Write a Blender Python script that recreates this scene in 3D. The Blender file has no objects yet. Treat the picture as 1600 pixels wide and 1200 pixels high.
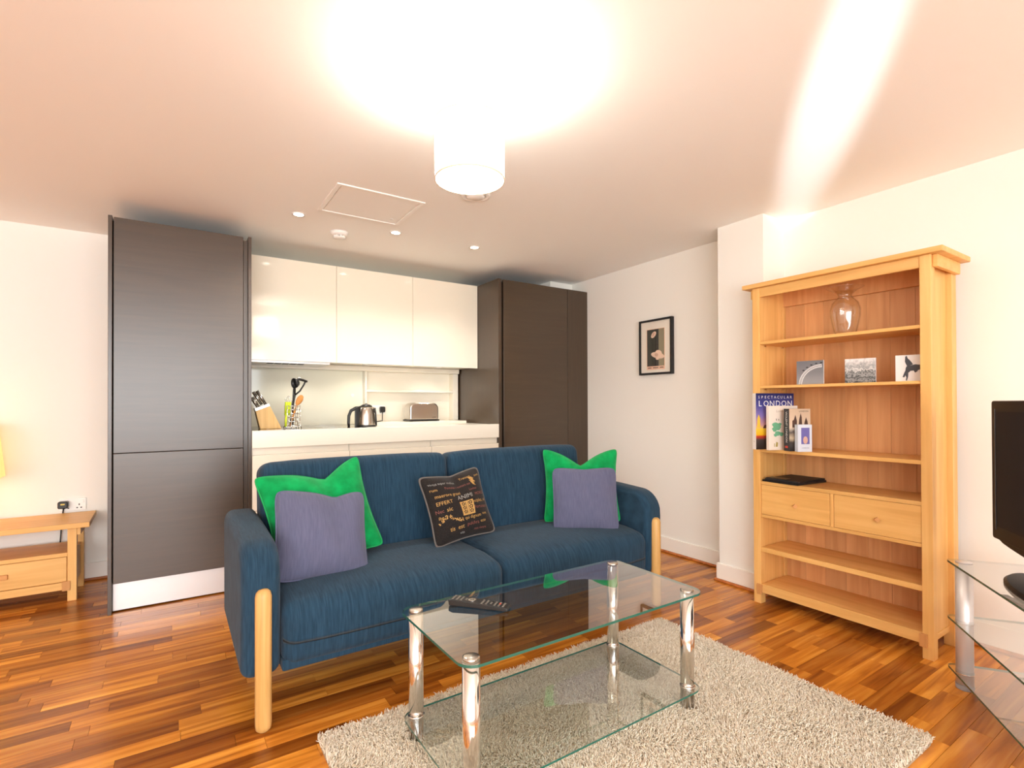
import bpy, bmesh, math, random
import numpy as np
from mathutils import Vector, Matrix

random.seed(7)
rng = np.random.default_rng(7)
S = bpy.context.scene
COL = S.collection
PI = math.pi

# ------------------------------------------------------------------ camera
def srgb(r, g, b):
    f = lambda c: (c/255/12.92) if c/255 <= .04045 else ((c/255+.055)/1.055)**2.4
    return (f(r), f(g), f(b), 1.0)

F_PX, YAW, PITCH, ROLL, SHIFT = 803.645, .582714, .006911, -.003399, 25.88
CAM = Vector((0, 0, 1.25))
fwd = Vector((math.sin(YAW)*math.cos(PITCH), math.cos(YAW)*math.cos(PITCH), math.sin(PITCH)))
rt0 = Vector((math.cos(YAW), -math.sin(YAW), 0)); up0 = rt0.cross(fwd)
rt = rt0*math.cos(ROLL)+up0*math.sin(ROLL); up = up0*math.cos(ROLL)-rt0*math.sin(ROLL)
cd = bpy.data.cameras.new('camera'); cam = bpy.data.objects.new('camera', cd); COL.objects.link(cam)
m = Matrix((rt, up, -fwd)).transposed().to_4x4(); m.translation = CAM
cam.matrix_world = m
cd.sensor_width = 36; cd.sensor_fit = 'HORIZONTAL'; cd.lens = 36*F_PX/1600
cd.shift_y = SHIFT/1600; cd.clip_start = .02
S.camera = cam

def project(p):
    v = Vector(p)-CAM; d = v.dot(fwd)
    if d < .05: return None
    return (800+F_PX*v.dot(rt)/d, 600+SHIFT-F_PX*v.dot(up)/d)

# ------------------------------------------------------------------ world + light
W = bpy.data.worlds.new('sky'); S.world = W; W.use_nodes = True
W.node_tree.nodes['Background'].inputs[0].default_value = (.80, .90, 1.0, 1)
W.node_tree.nodes['Background'].inputs[1].default_value = 1.6
S.view_settings.view_transform = 'Standard'; S.view_settings.look = 'None'
S.view_settings.gamma = 1; S.view_settings.use_curve_mapping = False
S.view_settings.exposure = 0.70
S.cycles.max_bounces = 14; S.cycles.diffuse_bounces = 8; S.cycles.transparent_max_bounces = 16

def light(name, kind, loc, power, color=(1, 1, 1), target=None, **kw):
    d = bpy.data.lights.new(name, kind); d.energy = power; d.color = color
    for k, v in kw.items(): setattr(d, k, v)
    o = bpy.data.objects.new(name, d); COL.objects.link(o); o.location = loc
    if target is not None:
        o.rotation_euler = (Vector(target)-Vector(loc)).to_track_quat('-Z', 'Y').to_euler()
    return o

H = 2.493          # ceiling
XL, XR, YB, YF = -4.2, 3.475, 4.75, -2.8
# daylight through the window behind the camera
light('window_daylight', 'AREA', (-1.15, YF-.10, 1.40), 180, (.94, .965, .965), (-1.15, 3, 1.34),
      shape='RECTANGLE', size=5.4, size_y=1.9)
# narrow beam of reflected sun entering between the window frames, grazing the ceiling
light('sun_reflection', 'SPOT', (-3.50, YF-.14, 1.62), 7500, (.90, .95, 1.0), (2.40, 1.12, 2.50),
      spot_size=math.radians(3.0), spot_blend=1.0, shadow_soft_size=.03)

# ------------------------------------------------------------------ material helpers
def new_mat(name):
    mt = bpy.data.materials.new(name); mt.use_nodes = True
    nt = mt.node_tree; b = nt.nodes['Principled BSDF']
    return mt, nt, b

def N(nt, t, **kw):
    n = nt.nodes.new(t)
    for k, v in kw.items(): setattr(n, k, v)
    return n

def plain(name, c, rough=.5, metal=0, spec=.5, bump=0, bscale=200, var=0, vscale=6, coat=0, sheen=0):
    mt, nt, b = new_mat(name)
    b.inputs['Base Color'].default_value = c; b.inputs['Roughness'].default_value = rough
    b.inputs['Metallic'].default_value = metal; b.inputs['Specular IOR Level'].default_value = spec
    b.inputs['Coat Weight'].default_value = coat; b.inputs['Coat Roughness'].default_value = .05
    b.inputs['Sheen Weight'].default_value = sheen
    tc = N(nt, 'ShaderNodeTexCoord')
    if var:
        no = N(nt, 'ShaderNodeTexNoise'); no.inputs['Scale'].default_value = vscale
        nt.links.new(tc.outputs['Object'], no.inputs['Vector'])
        hsv = N(nt, 'ShaderNodeHueSaturation'); hsv.inputs['Color'].default_value = c
        mr = N(nt, 'ShaderNodeMapRange'); mr.inputs['From Min'].default_value = .3; mr.inputs['From Max'].default_value = .7
        mr.inputs['To Min'].default_value = 1-var; mr.inputs['To Max'].default_value = 1+var
        nt.links.new(no.outputs['Fac'], mr.inputs['Value']); nt.links.new(mr.outputs[0], hsv.inputs['Value'])
        nt.links.new(hsv.outputs[0], b.inputs['Base Color'])
    if bump:
        no = N(nt, 'ShaderNodeTexNoise'); no.inputs['Scale'].default_value = bscale
        nt.links.new(tc.outputs['Object'], no.inputs['Vector'])
        bp = N(nt, 'ShaderNodeBump'); bp.inputs['Strength'].default_value = bump; bp.inputs['Distance'].default_value = .002
        nt.links.new(no.outputs['Fac'], bp.inputs['Height']); nt.links.new(bp.outputs[0], b.inputs['Normal'])
    return mt

def ramp(nt, stops):
    r = N(nt, 'ShaderNodeValToRGB'); e = r.color_ramp.elements
    while len(e) < len(stops): e.new(.5)
    for el, (p, c) in zip(e, stops): el.position = p; el.color = c
    return r

def wood(name, cols, axis='z', rough=.4, tone=.12, world=False, island=False, scale=1.0, spec=.4, coat=0, tonecols=None):
    """grain stretched along axis; each object (or island) gets its own tone"""
    mt, nt, b = new_mat(name)
    if world:
        src = N(nt, 'ShaderNodeNewGeometry').outputs['Position']
    else:
        src = N(nt, 'ShaderNodeTexCoord').outputs['Object']
    rnd = N(nt, 'ShaderNodeNewGeometry').outputs['Random Per Island'] if island else N(nt, 'ShaderNodeObjectInfo').outputs['Random']
    ad = N(nt, 'ShaderNodeVectorMath', operation='ADD')
    mu = N(nt, 'ShaderNodeMath', operation='MULTIPLY'); mu.inputs[1].default_value = 37.0
    nt.links.new(rnd, mu.inputs[0]); nt.links.new(src, ad.inputs[0]); nt.links.new(mu.outputs[0], ad.inputs[1])
    mp = N(nt, 'ShaderNodeMapping')
    sc = [26*scale]*3; sc['xyz'.index(axis)] = 1.6*scale
    mp.inputs['Scale'].default_value = sc
    nt.links.new(ad.outputs[0], mp.inputs['Vector'])
    n1 = N(nt, 'ShaderNodeTexNoise'); n1.inputs['Scale'].default_value = 1.0; n1.inputs['Detail'].default_value = 5
    n1.inputs['Distortion'].default_value = .6
    nt.links.new(mp.outputs[0], n1.inputs['Vector'])
    r = ramp(nt, [(.30, cols[0]), (.5, cols[1]), (.72, cols[2])])
    nt.links.new(n1.outputs['Fac'], r.inputs[0])
    out = r.outputs[0]
    if tonecols:
        tr = ramp(nt, tonecols); tr.color_ramp.interpolation = 'LINEAR'
        nt.links.new(rnd, tr.inputs[0])
        mx = N(nt, 'ShaderNodeMix', data_type='RGBA', blend_type='MULTIPLY'); mx.inputs[0].default_value = 1
        nt.links.new(out, mx.inputs[6]); nt.links.new(tr.outputs[0], mx.inputs[7]); out = mx.outputs[2]
    hsv = N(nt, 'ShaderNodeHueSaturation')
    mr = N(nt, 'ShaderNodeMapRange'); mr.inputs['To Min'].default_value = 1-tone; mr.inputs['To Max'].default_value = 1+tone
    nt.links.new(rnd, mr.inputs['Value']); nt.links.new(mr.outputs[0], hsv.inputs['Value'])
    nt.links.new(out, hsv.inputs['Color']); nt.links.new(hsv.outputs[0], b.inputs['Base Color'])
    b.inputs['Roughness'].default_value = rough; b.inputs['Specular IOR Level'].default_value = spec
    b.inputs['Coat Weight'].default_value = coat; b.inputs['Coat Roughness'].default_value = .12
    bp = N(nt, 'ShaderNodeBump'); bp.inputs['Strength'].default_value = .08; bp.inputs['Distance'].default_value = .001
    nt.links.new(n1.outputs['Fac'], bp.inputs['Height']); nt.links.new(bp.outputs[0], b.inputs['Normal'])
    return mt

def emit(name, c, st):
    mt, nt, b = new_mat(name)
    b.inputs['Base Color'].default_value = c
    b.inputs['Emission Color'].default_value = c; b.inputs['Emission Strength'].default_value = st
    return mt

def glass(name, tint, ior=1.5, refl=1.0, rough=0.0):
    """clear sheet: tinted transmission plus a Fresnel reflection off the outer face"""
    mt, nt, b = new_mat(name); nt.nodes.remove(b)
    out = nt.nodes['Material Output']
    tr = N(nt, 'ShaderNodeBsdfTransparent'); tr.inputs[0].default_value = tint
    gl = N(nt, 'ShaderNodeBsdfGlossy'); gl.inputs['Roughness'].default_value = rough
    fr = N(nt, 'ShaderNodeFresnel'); fr.inputs['IOR'].default_value = ior
    ge = N(nt, 'ShaderNodeNewGeometry')
    inv = N(nt, 'ShaderNodeMath', operation='SUBTRACT'); inv.inputs[0].default_value = 1
    nt.links.new(ge.outputs['Backfacing'], inv.inputs[1])
    mu = N(nt, 'ShaderNodeMath', operation='MULTIPLY'); nt.links.new(fr.outputs[0], mu.inputs[0]); nt.links.new(inv.outputs[0], mu.inputs[1])
    m2 = N(nt, 'ShaderNodeMath', operation='MULTIPLY'); m2.use_clamp = True
    nt.links.new(mu.outputs[0], m2.inputs[0]); m2.inputs[1].default_value = refl
    mix = N(nt, 'ShaderNodeMixShader'); nt.links.new(m2.outputs[0], mix.inputs[0])
    nt.links.new(tr.outputs[0], mix.inputs[1]); nt.links.new(gl.outputs[0], mix.inputs[2])
    nt.links.new(mix.outputs[0], out.inputs[0])
    return mt

def fabric(name, c1, c2, streak=True, rough=.9, sheen=.3, sc=1.0, axis='x'):
    mt, nt, b = new_mat(name)
    tc = N(nt, 'ShaderNodeTexCoord'); mp = N(nt, 'ShaderNodeMapping')
    if streak:
        v = [14*sc]*3; v['xyz'.index(axis)] = 190*sc
    else:
        v = [60*sc]*3
    mp.inputs['Scale'].default_value = v
    nt.links.new(tc.outputs['Object'], mp.inputs['Vector'])
    n1 = N(nt, 'ShaderNodeTexNoise'); n1.inputs['Scale'].default_value = 1; n1.inputs['Detail'].default_value = 3
    nt.links.new(mp.outputs[0], n1.inputs['Vector'])
    r = ramp(nt, [(.32, c1), (.68, c2)]); nt.links.new(n1.outputs['Fac'], r.inputs[0])
    nt.links.new(r.outputs[0], b.inputs['Base Color'])
    b.inputs['Roughness'].default_value = rough; b.inputs['Specular IOR Level'].default_value = .15
    b.inputs['Sheen Weight'].default_value = sheen; b.inputs['Sheen Roughness'].default_value = .5
    n2 = N(nt, 'ShaderNodeTexNoise'); n2.inputs['Scale'].default_value = 600
    nt.links.new(tc.outputs['Object'], n2.inputs['Vector'])
    bp = N(nt, 'ShaderNodeBump'); bp.inputs['Strength'].default_value = .35; bp.inputs['Distance'].default_value = .0015
    nt.links.new(n2.outputs['Fac'], bp.inputs['Height']); nt.links.new(bp.outputs[0], b.inputs['Normal'])
    return mt

def vgrad(name, stops, axis='z', rough=.35, noise=0, nscale=40):
    """print whose colours follow the sheet's own height (object coordinates 0..1 of Generated)"""
    mt, nt, b = new_mat(name)
    tc = N(nt, 'ShaderNodeTexCoord'); sp = N(nt, 'ShaderNodeSeparateXYZ')
    nt.links.new(tc.outputs['Generated'], sp.inputs[0])
    val = sp.outputs['XYZ'.index(axis.upper())]
    if noise:
        no = N(nt, 'ShaderNodeTexNoise'); no.inputs['Scale'].default_value = nscale; no.inputs['Detail'].default_value = 4
        nt.links.new(tc.outputs['Object'], no.inputs['Vector'])
        ma = N(nt, 'ShaderNodeMath', operation='MULTIPLY_ADD'); ma.inputs[1].default_value = noise; ma.inputs[2].default_value = -noise/2
        nt.links.new(no.outputs['Fac'], ma.inputs[0])
        a2 = N(nt, 'ShaderNodeMath', operation='ADD'); nt.links.new(val, a2.inputs[0]); nt.links.new(ma.outputs[0], a2.inputs[1]); val = a2.outputs[0]
    r = ramp(nt, stops); nt.links.new(val, r.inputs[0]); nt.links.new(r.outputs[0], b.inputs['Base Color'])
    b.inputs['Roughness'].default_value = rough
    return mt

# ------------------------------------------------------------------ mesh helpers
def obj(name, bm, mat, parent=None, smooth=False, bevel=0, seg=2, loc=None, rot=None):
    me = bpy.data.meshes.new(name)
    if isinstance(bm, tuple):
        me.from_pydata(*bm)
    else:
        bmesh.ops.recalc_face_normals(bm, faces=bm.faces)
        bm.to_mesh(me); bm.free()
    mats = mat if isinstance(mat, (list, tuple)) else [mat]
    for q in mats: me.materials.append(q)
    o = bpy.data.objects.new(name, me); COL.objects.link(o)
    if smooth:
        for p in me.polygons: p.use_smooth = True
    if bevel:
        md = o.modifiers.new('bevel', 'BEVEL'); md.width = bevel; md.segments = seg; md.limit_method = 'ANGLE'
        md.angle_limit = math.radians(40)
    if parent: o.parent = parent
    if loc is not None: o.location = loc
    if rot is not None: o.rotation_euler = rot
    return o

def B(): return bmesh.new()

def box(bm, x0, x1, y0, y1, z0, z1, mi=0):
    vs = [bm.verts.new((x, y, z)) for z in (z0, z1) for y in (y0, y1) for x in (x0, x1)]
    fs = []
    for f in ((0, 2, 3, 1), (4, 5, 7, 6), (0, 1, 5, 4), (2, 6, 7, 3), (0, 4, 6, 2), (1, 3, 7, 5)):
        fc = bm.faces.new([vs[i] for i in f]); fc.material_index = mi; fs.append(fc)
    return vs

def bx(name, a, mat, parent=None, bevel=.0, **kw):
    bm = B(); box(bm, *a); return obj(name, bm, mat, parent, bevel=bevel, **kw)

def lathe(bm, prof, seg=32, c=(0, 0, 0), a0=0, a1=2*PI):
    full = abs(a1-a0-2*PI) < 1e-6
    n = seg if full else seg+1
    rings = []
    for r, z in prof:
        if r < 1e-6: rings.append([bm.verts.new((c[0], c[1], c[2]+z))])
        else: rings.append([bm.verts.new((c[0]+r*math.cos(a0+(a1-a0)*i/seg), c[1]+r*math.sin(a0+(a1-a0)*i/seg), c[2]+z)) for i in range(n)])
    for A, Bb in zip(rings, rings[1:]):
        for i in range(seg):
            j = (i+1) % n
            if len(A) == 1 and len(Bb) == 1: continue
            if len(A) == 1: bm.faces.new((A[0], Bb[i], Bb[j]))
            elif len(Bb) == 1: bm.faces.new((A[i], A[j], Bb[0]))
            else: bm.faces.new((A[i], A[j], Bb[j], Bb[i]))

def cyl(bm, c, r, z0, z1, seg=24): lathe(bm, [(0, z0), (r, z0), (r, z1), (0, z1)], seg, c)

def tube(bm, pts, r, seg=10, cap=True):
    pts = [Vector(p) for p in pts]
    rs = r if isinstance(r, (list, tuple)) else [r]*len(pts)
    rings = []; nrm = None
    for i, p in enumerate(pts):
        t = (pts[min(i+1, len(pts)-1)]-pts[max(i-1, 0)]).normalized()
        if nrm is None:
            nrm = t.orthogonal().normalized()
        nrm = (nrm-t*nrm.dot(t)).normalized(); bn = t.cross(nrm)
        rings.append([bm.verts.new(p+(nrm*math.cos(2*PI*k/seg)+bn*math.sin(2*PI*k/seg))*rs[i]) for k in range(seg)])
    for A, C in zip(rings, rings[1:]):
        for k in range(seg): bm.faces.new((A[k], A[(k+1) % seg], C[(k+1) % seg], C[k]))
    if cap:
        bm.faces.new(rings[0][::-1]); bm.faces.new(rings[-1])

def prism(bm, poly, axis, a, b, mi=0):
    """polygon in the two other axes (cyclic order), extruded along axis from a to b"""
    def P(u, v, w):
        return {'x': (w, u, v), 'y': (u, w, v), 'z': (u, v, w)}[axis]
    A = [bm.verts.new(P(u, v, a)) for u, v in poly]; C = [bm.verts.new(P(u, v, b)) for u, v in poly]
    n = len(poly); fs = [bm.faces.new(A[::-1]), bm.faces.new(C)]
    for i in range(n): fs.append(bm.faces.new((A[i], A[(i+1) % n], C[(i+1) % n], C[i])))
    for f in fs: f.material_index = mi
    return fs

def rrect(x0, x1, y0, y1, r, n=6):
    pts = []
    for cx, cy, a in ((x1-r, y1-r, 0), (x0+r, y1-r, 90), (x0+r, y0+r, 180), (x1-r, y0+r, 270)):
        for i in range(n+1):
            t = math.radians(a+90*i/n); pts.append((cx+r*math.cos(t), cy+r*math.sin(t)))
    return pts

def rbox(hx, hy, hz, r, n=5, m=7, deform=None):
    """rounded box centred on the origin with dense corners; returns a bmesh"""
    bm = B()
    def ax(h, r):
        e = [h-r+r*math.sin(PI/2*i/n) for i in range(n+1)]
        inner = [-(h-r)+2*(h-r)*i/m for i in range(1, m)]
        return sorted([-v for v in e]+inner+e)
    rx, ry, rz = (r if isinstance(r, tuple) else (r, r, r))
    rr = min(rx, ry, rz)
    gx, gy, gz = ax(hx, rr), ax(hy, rr), ax(hz, rr)
    cache = {}
    def V(x, y, z):
        k = (round(x, 6), round(y, 6), round(z, 6))
        if k in cache: return cache[k]
        p = Vector((x, y, z)); c = Vector((max(-hx+rr, min(hx-rr, x)), max(-hy+rr, min(hy-rr, y)), max(-hz+rr, min(hz-rr, z))))
        d = p-c
        if d.length > 1e-9: p = c+d.normalized()*rr
        if deform: p = Vector(deform(p))
        cache[k] = bm.verts.new(p); return cache[k]
    def face(g1, g2, fn):
        for a, b in zip(g1, g1[1:]):
            for c, d in zip(g2, g2[1:]):
                try: bm.faces.new((V(*fn(a, c)), V(*fn(b, c)), V(*fn(b, d)), V(*fn(a, d))))
                except ValueError: pass
    for s in (-1, 1):
        face(gx, gy, lambda a, b: (a, b, s*hz)); face(gx, gz, lambda a, b: (a, s*hy, b)); face(gy, gz, lambda a, b: (s*hx, a, b))
    return bm

def tag(o, label, cat, group=None, kind=None):
    o['label'] = label; o['category'] = cat
    if group: o['group'] = group
    if kind: o['kind'] = kind
    return o

def thing(name, label, cat, loc=(0, 0, 0), rot=(0, 0, 0), group=None):
    o = bpy.data.objects.new(name, None); COL.objects.link(o); o.location = loc; o.rotation_euler = rot
    o.empty_display_size = .1
    return tag(o, label, cat, group)

def struct(o, label=None):
    o['kind'] = 'structure'
    if label: o['label'] = label
    return o

def copy_tree(o, parent=None):
    c = o.copy(); COL.objects.link(c); c.parent = parent
    for ch in list(o.children): copy_tree(ch, c)
    return c

def text_geo(s, size, extr=0.0):
    cu = bpy.data.curves.new('t', 'FONT'); cu.body = s; cu.size = size; cu.extrude = extr; cu.align_x = 'CENTER'; cu.align_y = 'CENTER'
    cu.resolution_u = 2
    to = bpy.data.objects.new('t', cu); me = bpy.data.meshes.new_from_object(to)
    vs = [v.co.copy() for v in me.vertices]; fs = [tuple(p.vertices) for p in me.polygons]
    bpy.data.objects.remove(to); bpy.data.curves.remove(cu); bpy.data.meshes.remove(me)
    return vs, fs

def add_geo(bm, vs, fs, fn, mi=0):
    nv = [bm.verts.new(fn(v)) for v in vs]
    for f in fs:
        try: fc = bm.faces.new([nv[i] for i in f]); fc.material_index = mi
        except ValueError: pass

# ------------------------------------------------------------------ materials
M = {}
M['wall'] = plain('wall_paint', srgb(240, 238, 231), .85, bump=.05, bscale=300)
M['ceil'] = plain('ceiling_paint', srgb(249, 249, 246), .9)
M['skirt'] = plain('skirting_white', srgb(244, 240, 232), .5)
oakc = [srgb(216, 164, 92), srgb(226, 176, 104), srgb(234, 188, 118)]
for a in 'xyz': M['oak_'+a] = wood('oak_'+a, oakc, a, .42, .06)
M['oak_back'] = wood('oak_back_board', [srgb(202, 148, 96), srgb(213, 160, 107), srgb(223, 172, 120)], 'z', .45, .12)
M['oak_peg'] = wood('oak_end_grain', [srgb(190, 132, 74), srgb(204, 146, 86), srgb(214, 158, 98)], 'z', .5, .05)
M['trimwood'] = wood('trim_wood', [srgb(150, 84, 36), srgb(180, 106, 52), srgb(200, 124, 66)], 'x', .4, .05, world=True)
ftone = [(0.0, srgb(168, 142, 126)), (.2, srgb(204, 178, 156)), (.5, srgb(232, 212, 188)), (.8, srgb(250, 234, 208)), (1.0, srgb(255, 246, 224))]
fcols = [srgb(162, 100, 38), srgb(210, 142, 56), srgb(238, 180, 84)]
M['plank'] = wood('floor_plank', fcols, 'x', .24, .05, world=True, tonecols=ftone, scale=1.1, spec=.5)
M['plankfield'] = wood('floor_plank_field', fcols, 'x', .24, .05, world=True, island=True, tonecols=ftone, scale=1.1, spec=.5)
M['subfloor'] = plain('subfloor', srgb(70, 38, 18), .7)
M['wenge'] = wood('dark_veneer', [srgb(60, 44, 28), srgb(64, 47, 30), srgb(68, 51, 33)], 'x', .33, .0, scale=1.6, spec=.85)
M['wengeside'] = wood('dark_veneer_upright', [srgb(60, 44, 28), srgb(64, 47, 30), srgb(68, 51, 33)], 'z', .33, .0, scale=1.6, spec=.8)
M['blackgap'] = plain('shadow_gap', srgb(22, 18, 16), .8)
M['gloss'] = plain('gloss_cream', srgb(240, 232, 214), .08, spec=.5)
M['kwhite'] = plain('worktop_cream', srgb(236, 229, 214), .25)
M['alu'] = plain('brushed_aluminium', srgb(226, 223, 222), .38, metal=.5)
M['splash'] = plain('back_painted_glass', srgb(224, 222, 204), .08)
M['hob'] = plain('hob_glass', srgb(40, 30, 24), .05)
M['chrome'] = plain('chrome', srgb(240, 238, 235), .10, metal=1)
M['steel'] = plain('brushed_steel', srgb(205, 198, 188), .24, metal=1)
M['black'] = plain('black_plastic', srgb(26, 25, 25), .35)
M['blackmatt'] = plain('black_matt', srgb(30, 29, 30), .6)
M['white'] = plain('white_plastic', srgb(244, 242, 238), .35)
M['glass'] = glass('clear_glass', (.95, .97, .958, 1), 1.62, 2.8)
M['glassedge'] = plain('glass_edge', srgb(38, 98, 84), .12, spec=.7)
M['vase'] = glass('vase_glass', (.985, .985, .98, 1), 1.6, 2.0)
M['sofa'] = fabric('sofa_fabric', srgb(27, 50, 68), srgb(39, 66, 86), True, sheen=.08)
M['sofax'] = M['sofa']
M['lav'] = fabric('lavender_velvet', srgb(84, 86, 110), srgb(94, 96, 121), True, sc=1.2, sheen=.15)
M['green'] = fabric('green_velvet', srgb(0, 128, 64), srgb(4, 156, 82), False, sc=.3, sheen=.12)
M['green_pipe'] = plain('green_piping', srgb(0, 150, 78), .8)
M['lav_pipe'] = plain('lavender_piping', srgb(88, 90, 120), .8)
M['darkfab'] = fabric('black_linen', srgb(26, 22, 21), srgb(42, 37, 35), False, sc=4, sheen=.1)
M['greypipe'] = plain('grey_piping', srgb(96, 90, 86), .8)
M['beech'] = wood('beech', [srgb(206, 158, 92), srgb(222, 178, 110), srgb(232, 190, 124)], 'z', .4, .0)
M['legoak'] = wood('leg_oak', [srgb(186, 142, 80), srgb(202, 158, 94), srgb(214, 170, 106)], 'z', .4, .0, scale=1.4)
M['rugbase'] = plain('rug_backing', srgb(170, 150, 124), .95)

# ------------------------------------------------------------------ room shell
floor = struct(bx('floor', (XL, XR, YF, YB, -.06, -.012), M['subfloor']), 'glossy brown strip wood floor of mixed plank tones')
struct(bx('ceiling', (XL-.1, XR+.1, YF-.1, YB+.1, H, H+.1), M['ceil']), 'plain white painted ceiling')
struct(bx('wall_back', (XL-.1, XR+.1, YB, YB+.1, -.06, H), M['wall']), 'white wall behind the kitchen and the low oak table')
struct(bx('wall_right', (XR, XR+.1, YF-.1, YB, -.06, H), M['wall']), 'white wall behind the bookcase')
struct(bx('wall_left', (XL-.1, XL, YF-.1, YB, -.06, H), M['wall']))
WX0, WX1, WZ0, WZ1 = -3.95, 1.65, .40, 2.4
bm = B()
box(bm, XL, WX0, YF-.1, YF, -.06, H); box(bm, WX1, XR, YF-.1, YF, -.06, H)
box(bm, WX0, WX1, YF-.1, YF, -.06, WZ0); box(bm, WX0, WX1, YF-.1, YF, WZ1, H)
struct(obj('wall_front', bm, M['wall']))
win = bpy.data.objects.new('window_1', None); COL.objects.link(win); struct(win)
bm = B()
for a in ((WX0, WX0+.06), (WX1-.06, WX1), (-.90, -.84), (-2.45, -2.39), (.68, .74)): box(bm, a[0], a[1], YF-.07, YF-.02, WZ0, WZ1)
for a in ((WZ0, WZ0+.06), (WZ1-.06, WZ1)): box(bm, WX0, WX1, YF-.07, YF-.02, *a)
obj('window_frame', bm, M['white'], win)
bx('window_sill', (WX0-.05, WX1+.05, YF-.03, YF+.12, WZ0-.035, WZ0-.002), M['white'], win, bevel=.004)
# pilaster on the right wall and boxed bulkhead over the right tall cabinet
PX, PY0, PY1 = 3.225, 1.90, 2.235
struct(bx('wall_pilaster', (PX, XR, PY0, PY1, -.06, H), M['wall']), 'shallow white boxed column on the wall beside the bookcase')
struct(bx('wall_bulkhead', (3.19, XR, 4.13, YB, 2.33, H), M['wall']), 'small white boxed bulkhead above the dark cabinet')
# skirting boards and quadrant beading
def skirting(name, segs, label):
    bm = B()
    for a in segs: box(bm, *a)
    return struct(obj(name, bm, M['skirt'], bevel=.003), label)
t = .016
skirting('baseboard_right', [(XR-t, XR, PY1, 3.86, .018, .125), (XR-t, XR, YF, PY0, .018, .125),
         (PX-t, PX, PY0-t, PY1+t, .018, .125), (PX, XR-t, PY1, PY1+t, .018, .125), (PX, XR-t, PY0-t, PY0, .018, .125)], 'white skirting board along the bookcase wall')
skirting('baseboard_back', [(XL, -.335, YB-t, YB, .018, .125)], 'white skirting board behind the low oak table')
q = .03
bm = B()
for a in ((XR-q, XR, PY1+q, 3.86), (XR-q, XR, YF, PY0-q), (PX-q, PX, PY0-q, PY1+q), (PX, XR, PY1, PY1+q), (PX, XR, PY0-q, PY0)):
    box(bm, *a, 0, .018)
struct(obj('trim_1', bm, M['trimwood'], bevel=.008), 'orange brown wood beading at the foot of the skirting')
struct(bx('trim_2', (XL, -.335, YB-q, YB, 0, .018), M['trimwood'], bevel=.008), 'brown wood beading behind the low table')

# floor strips: the 300 that show largest are single planks, the rest one field
SW, GAP = .076, .0012
planks = []
y = YF
row = 0
while y < YB-.005:
    x = XL-random.random()*.4
    w = min(SW, YB-y)
    while x < XR:
        L = random.choice((.24, .32, .40, .46, .55, .62))*random.uniform(.95, 1.05)
        a, b_ = max(x, XL), min(x+L, XR)
        if b_-a > .03: planks.append((a, b_-GAP, y, y+w-GAP))
        x += L
    y += SW; row += 1
def parea(p):
    pts = [project((x, y, 0)) for x, y in ((p[0], p[2]), (p[1], p[2]), (p[1], p[3]), (p[0], p[3]))]
    if any(v is None for v in pts): return 0
    cx, cy = sum(v[0] for v in pts)/4, sum(v[1] for v in pts)/4
    if not (-40 < cx < 1640 and cy < 1225): return 0
    mx, my = (p[0]+p[1])/2, (p[2]+p[3])/2
    if .5 < mx < 2.28 and .78 < my < 1.97: return 0
    if my > 3.95 and mx > -.33: return 0
    if .45 < mx and 2.75 < my < 3.9 and mx < 2.3: return 0
    if 3.09 < mx and .98 < my < 1.86: return 0
    return abs(sum(pts[i][0]*pts[(i+1) % 4][1]-pts[(i+1) % 4][0]*pts[i][1] for i in range(4)))/2
planks.sort(key=parea, reverse=True)
bm = B(); box(bm, 0, 1, 0, 1, -.012, 0); pm = bpy.data.meshes.new('plank'); bmesh.ops.recalc_face_normals(bm, faces=bm.faces); bm.to_mesh(pm); bm.free(); pm.materials.append(M['plank'])
for p in planks[:300]:
    o = bpy.data.objects.new('plank', pm); COL.objects.link(o); o.parent = floor
    o.location = (p[0], p[2], 0); o.scale = (p[1]-p[0], p[3]-p[2], 1)
bm = B()
for p in planks[300:]: box(bm, p[0], p[1], p[2], p[3], -.012, 0)
o = obj('plank_field', bm, M['plankfield'], floor); o['kind'] = 'stuff'

# ------------------------------------------------------------------ kitchen
KY = 3.89
WXE = XR
# left tall cabinet
c = thing('tall_cabinet', 'dark brown tall cabinet with metal kick plate beside the low oak table', 'cabinet', (.06, KY, 0))
def rel(o, root):
    o.location = o.location-root.location; return o
def kb(name, a, mat, root, bevel=.0015, **kw):
    L = root.location; a = (a[0]-L.x, a[1]-L.x, a[2]-L.y, a[3]-L.y, a[4]-L.z, a[5]-L.z)
    return bx(name, a, mat, root, bevel=bevel, **kw)
kb('side_panel', (-.325, -.305, KY-.01, YB-.02, 0, 2.389), M['wengeside'], c)
kb('side_panel', (.424, .444, KY-.01, YB-.02, 0, 2.389), M['wengeside'], c)
kb('carcass', (-.305, .424, KY+.03, YB-.02, .18, 2.37), M['blackgap'], c)
kb('recess_strip', (.397, .424, KY+.012, KY+.03, .15, 2.365), M['wengeside'], c)
kb('door', (-.299, .395, KY, KY+.028, .963, 2.385), M['wenge'], c)
kb('door', (-.299, .395, KY, KY+.028, .179, .959), M['wenge'], c)
kb('kick_plate', (-.303, .422, KY+.036, KY+.049, .008, .177), M['alu'], c)['label'] = 'brushed aluminium kick plate'
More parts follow.
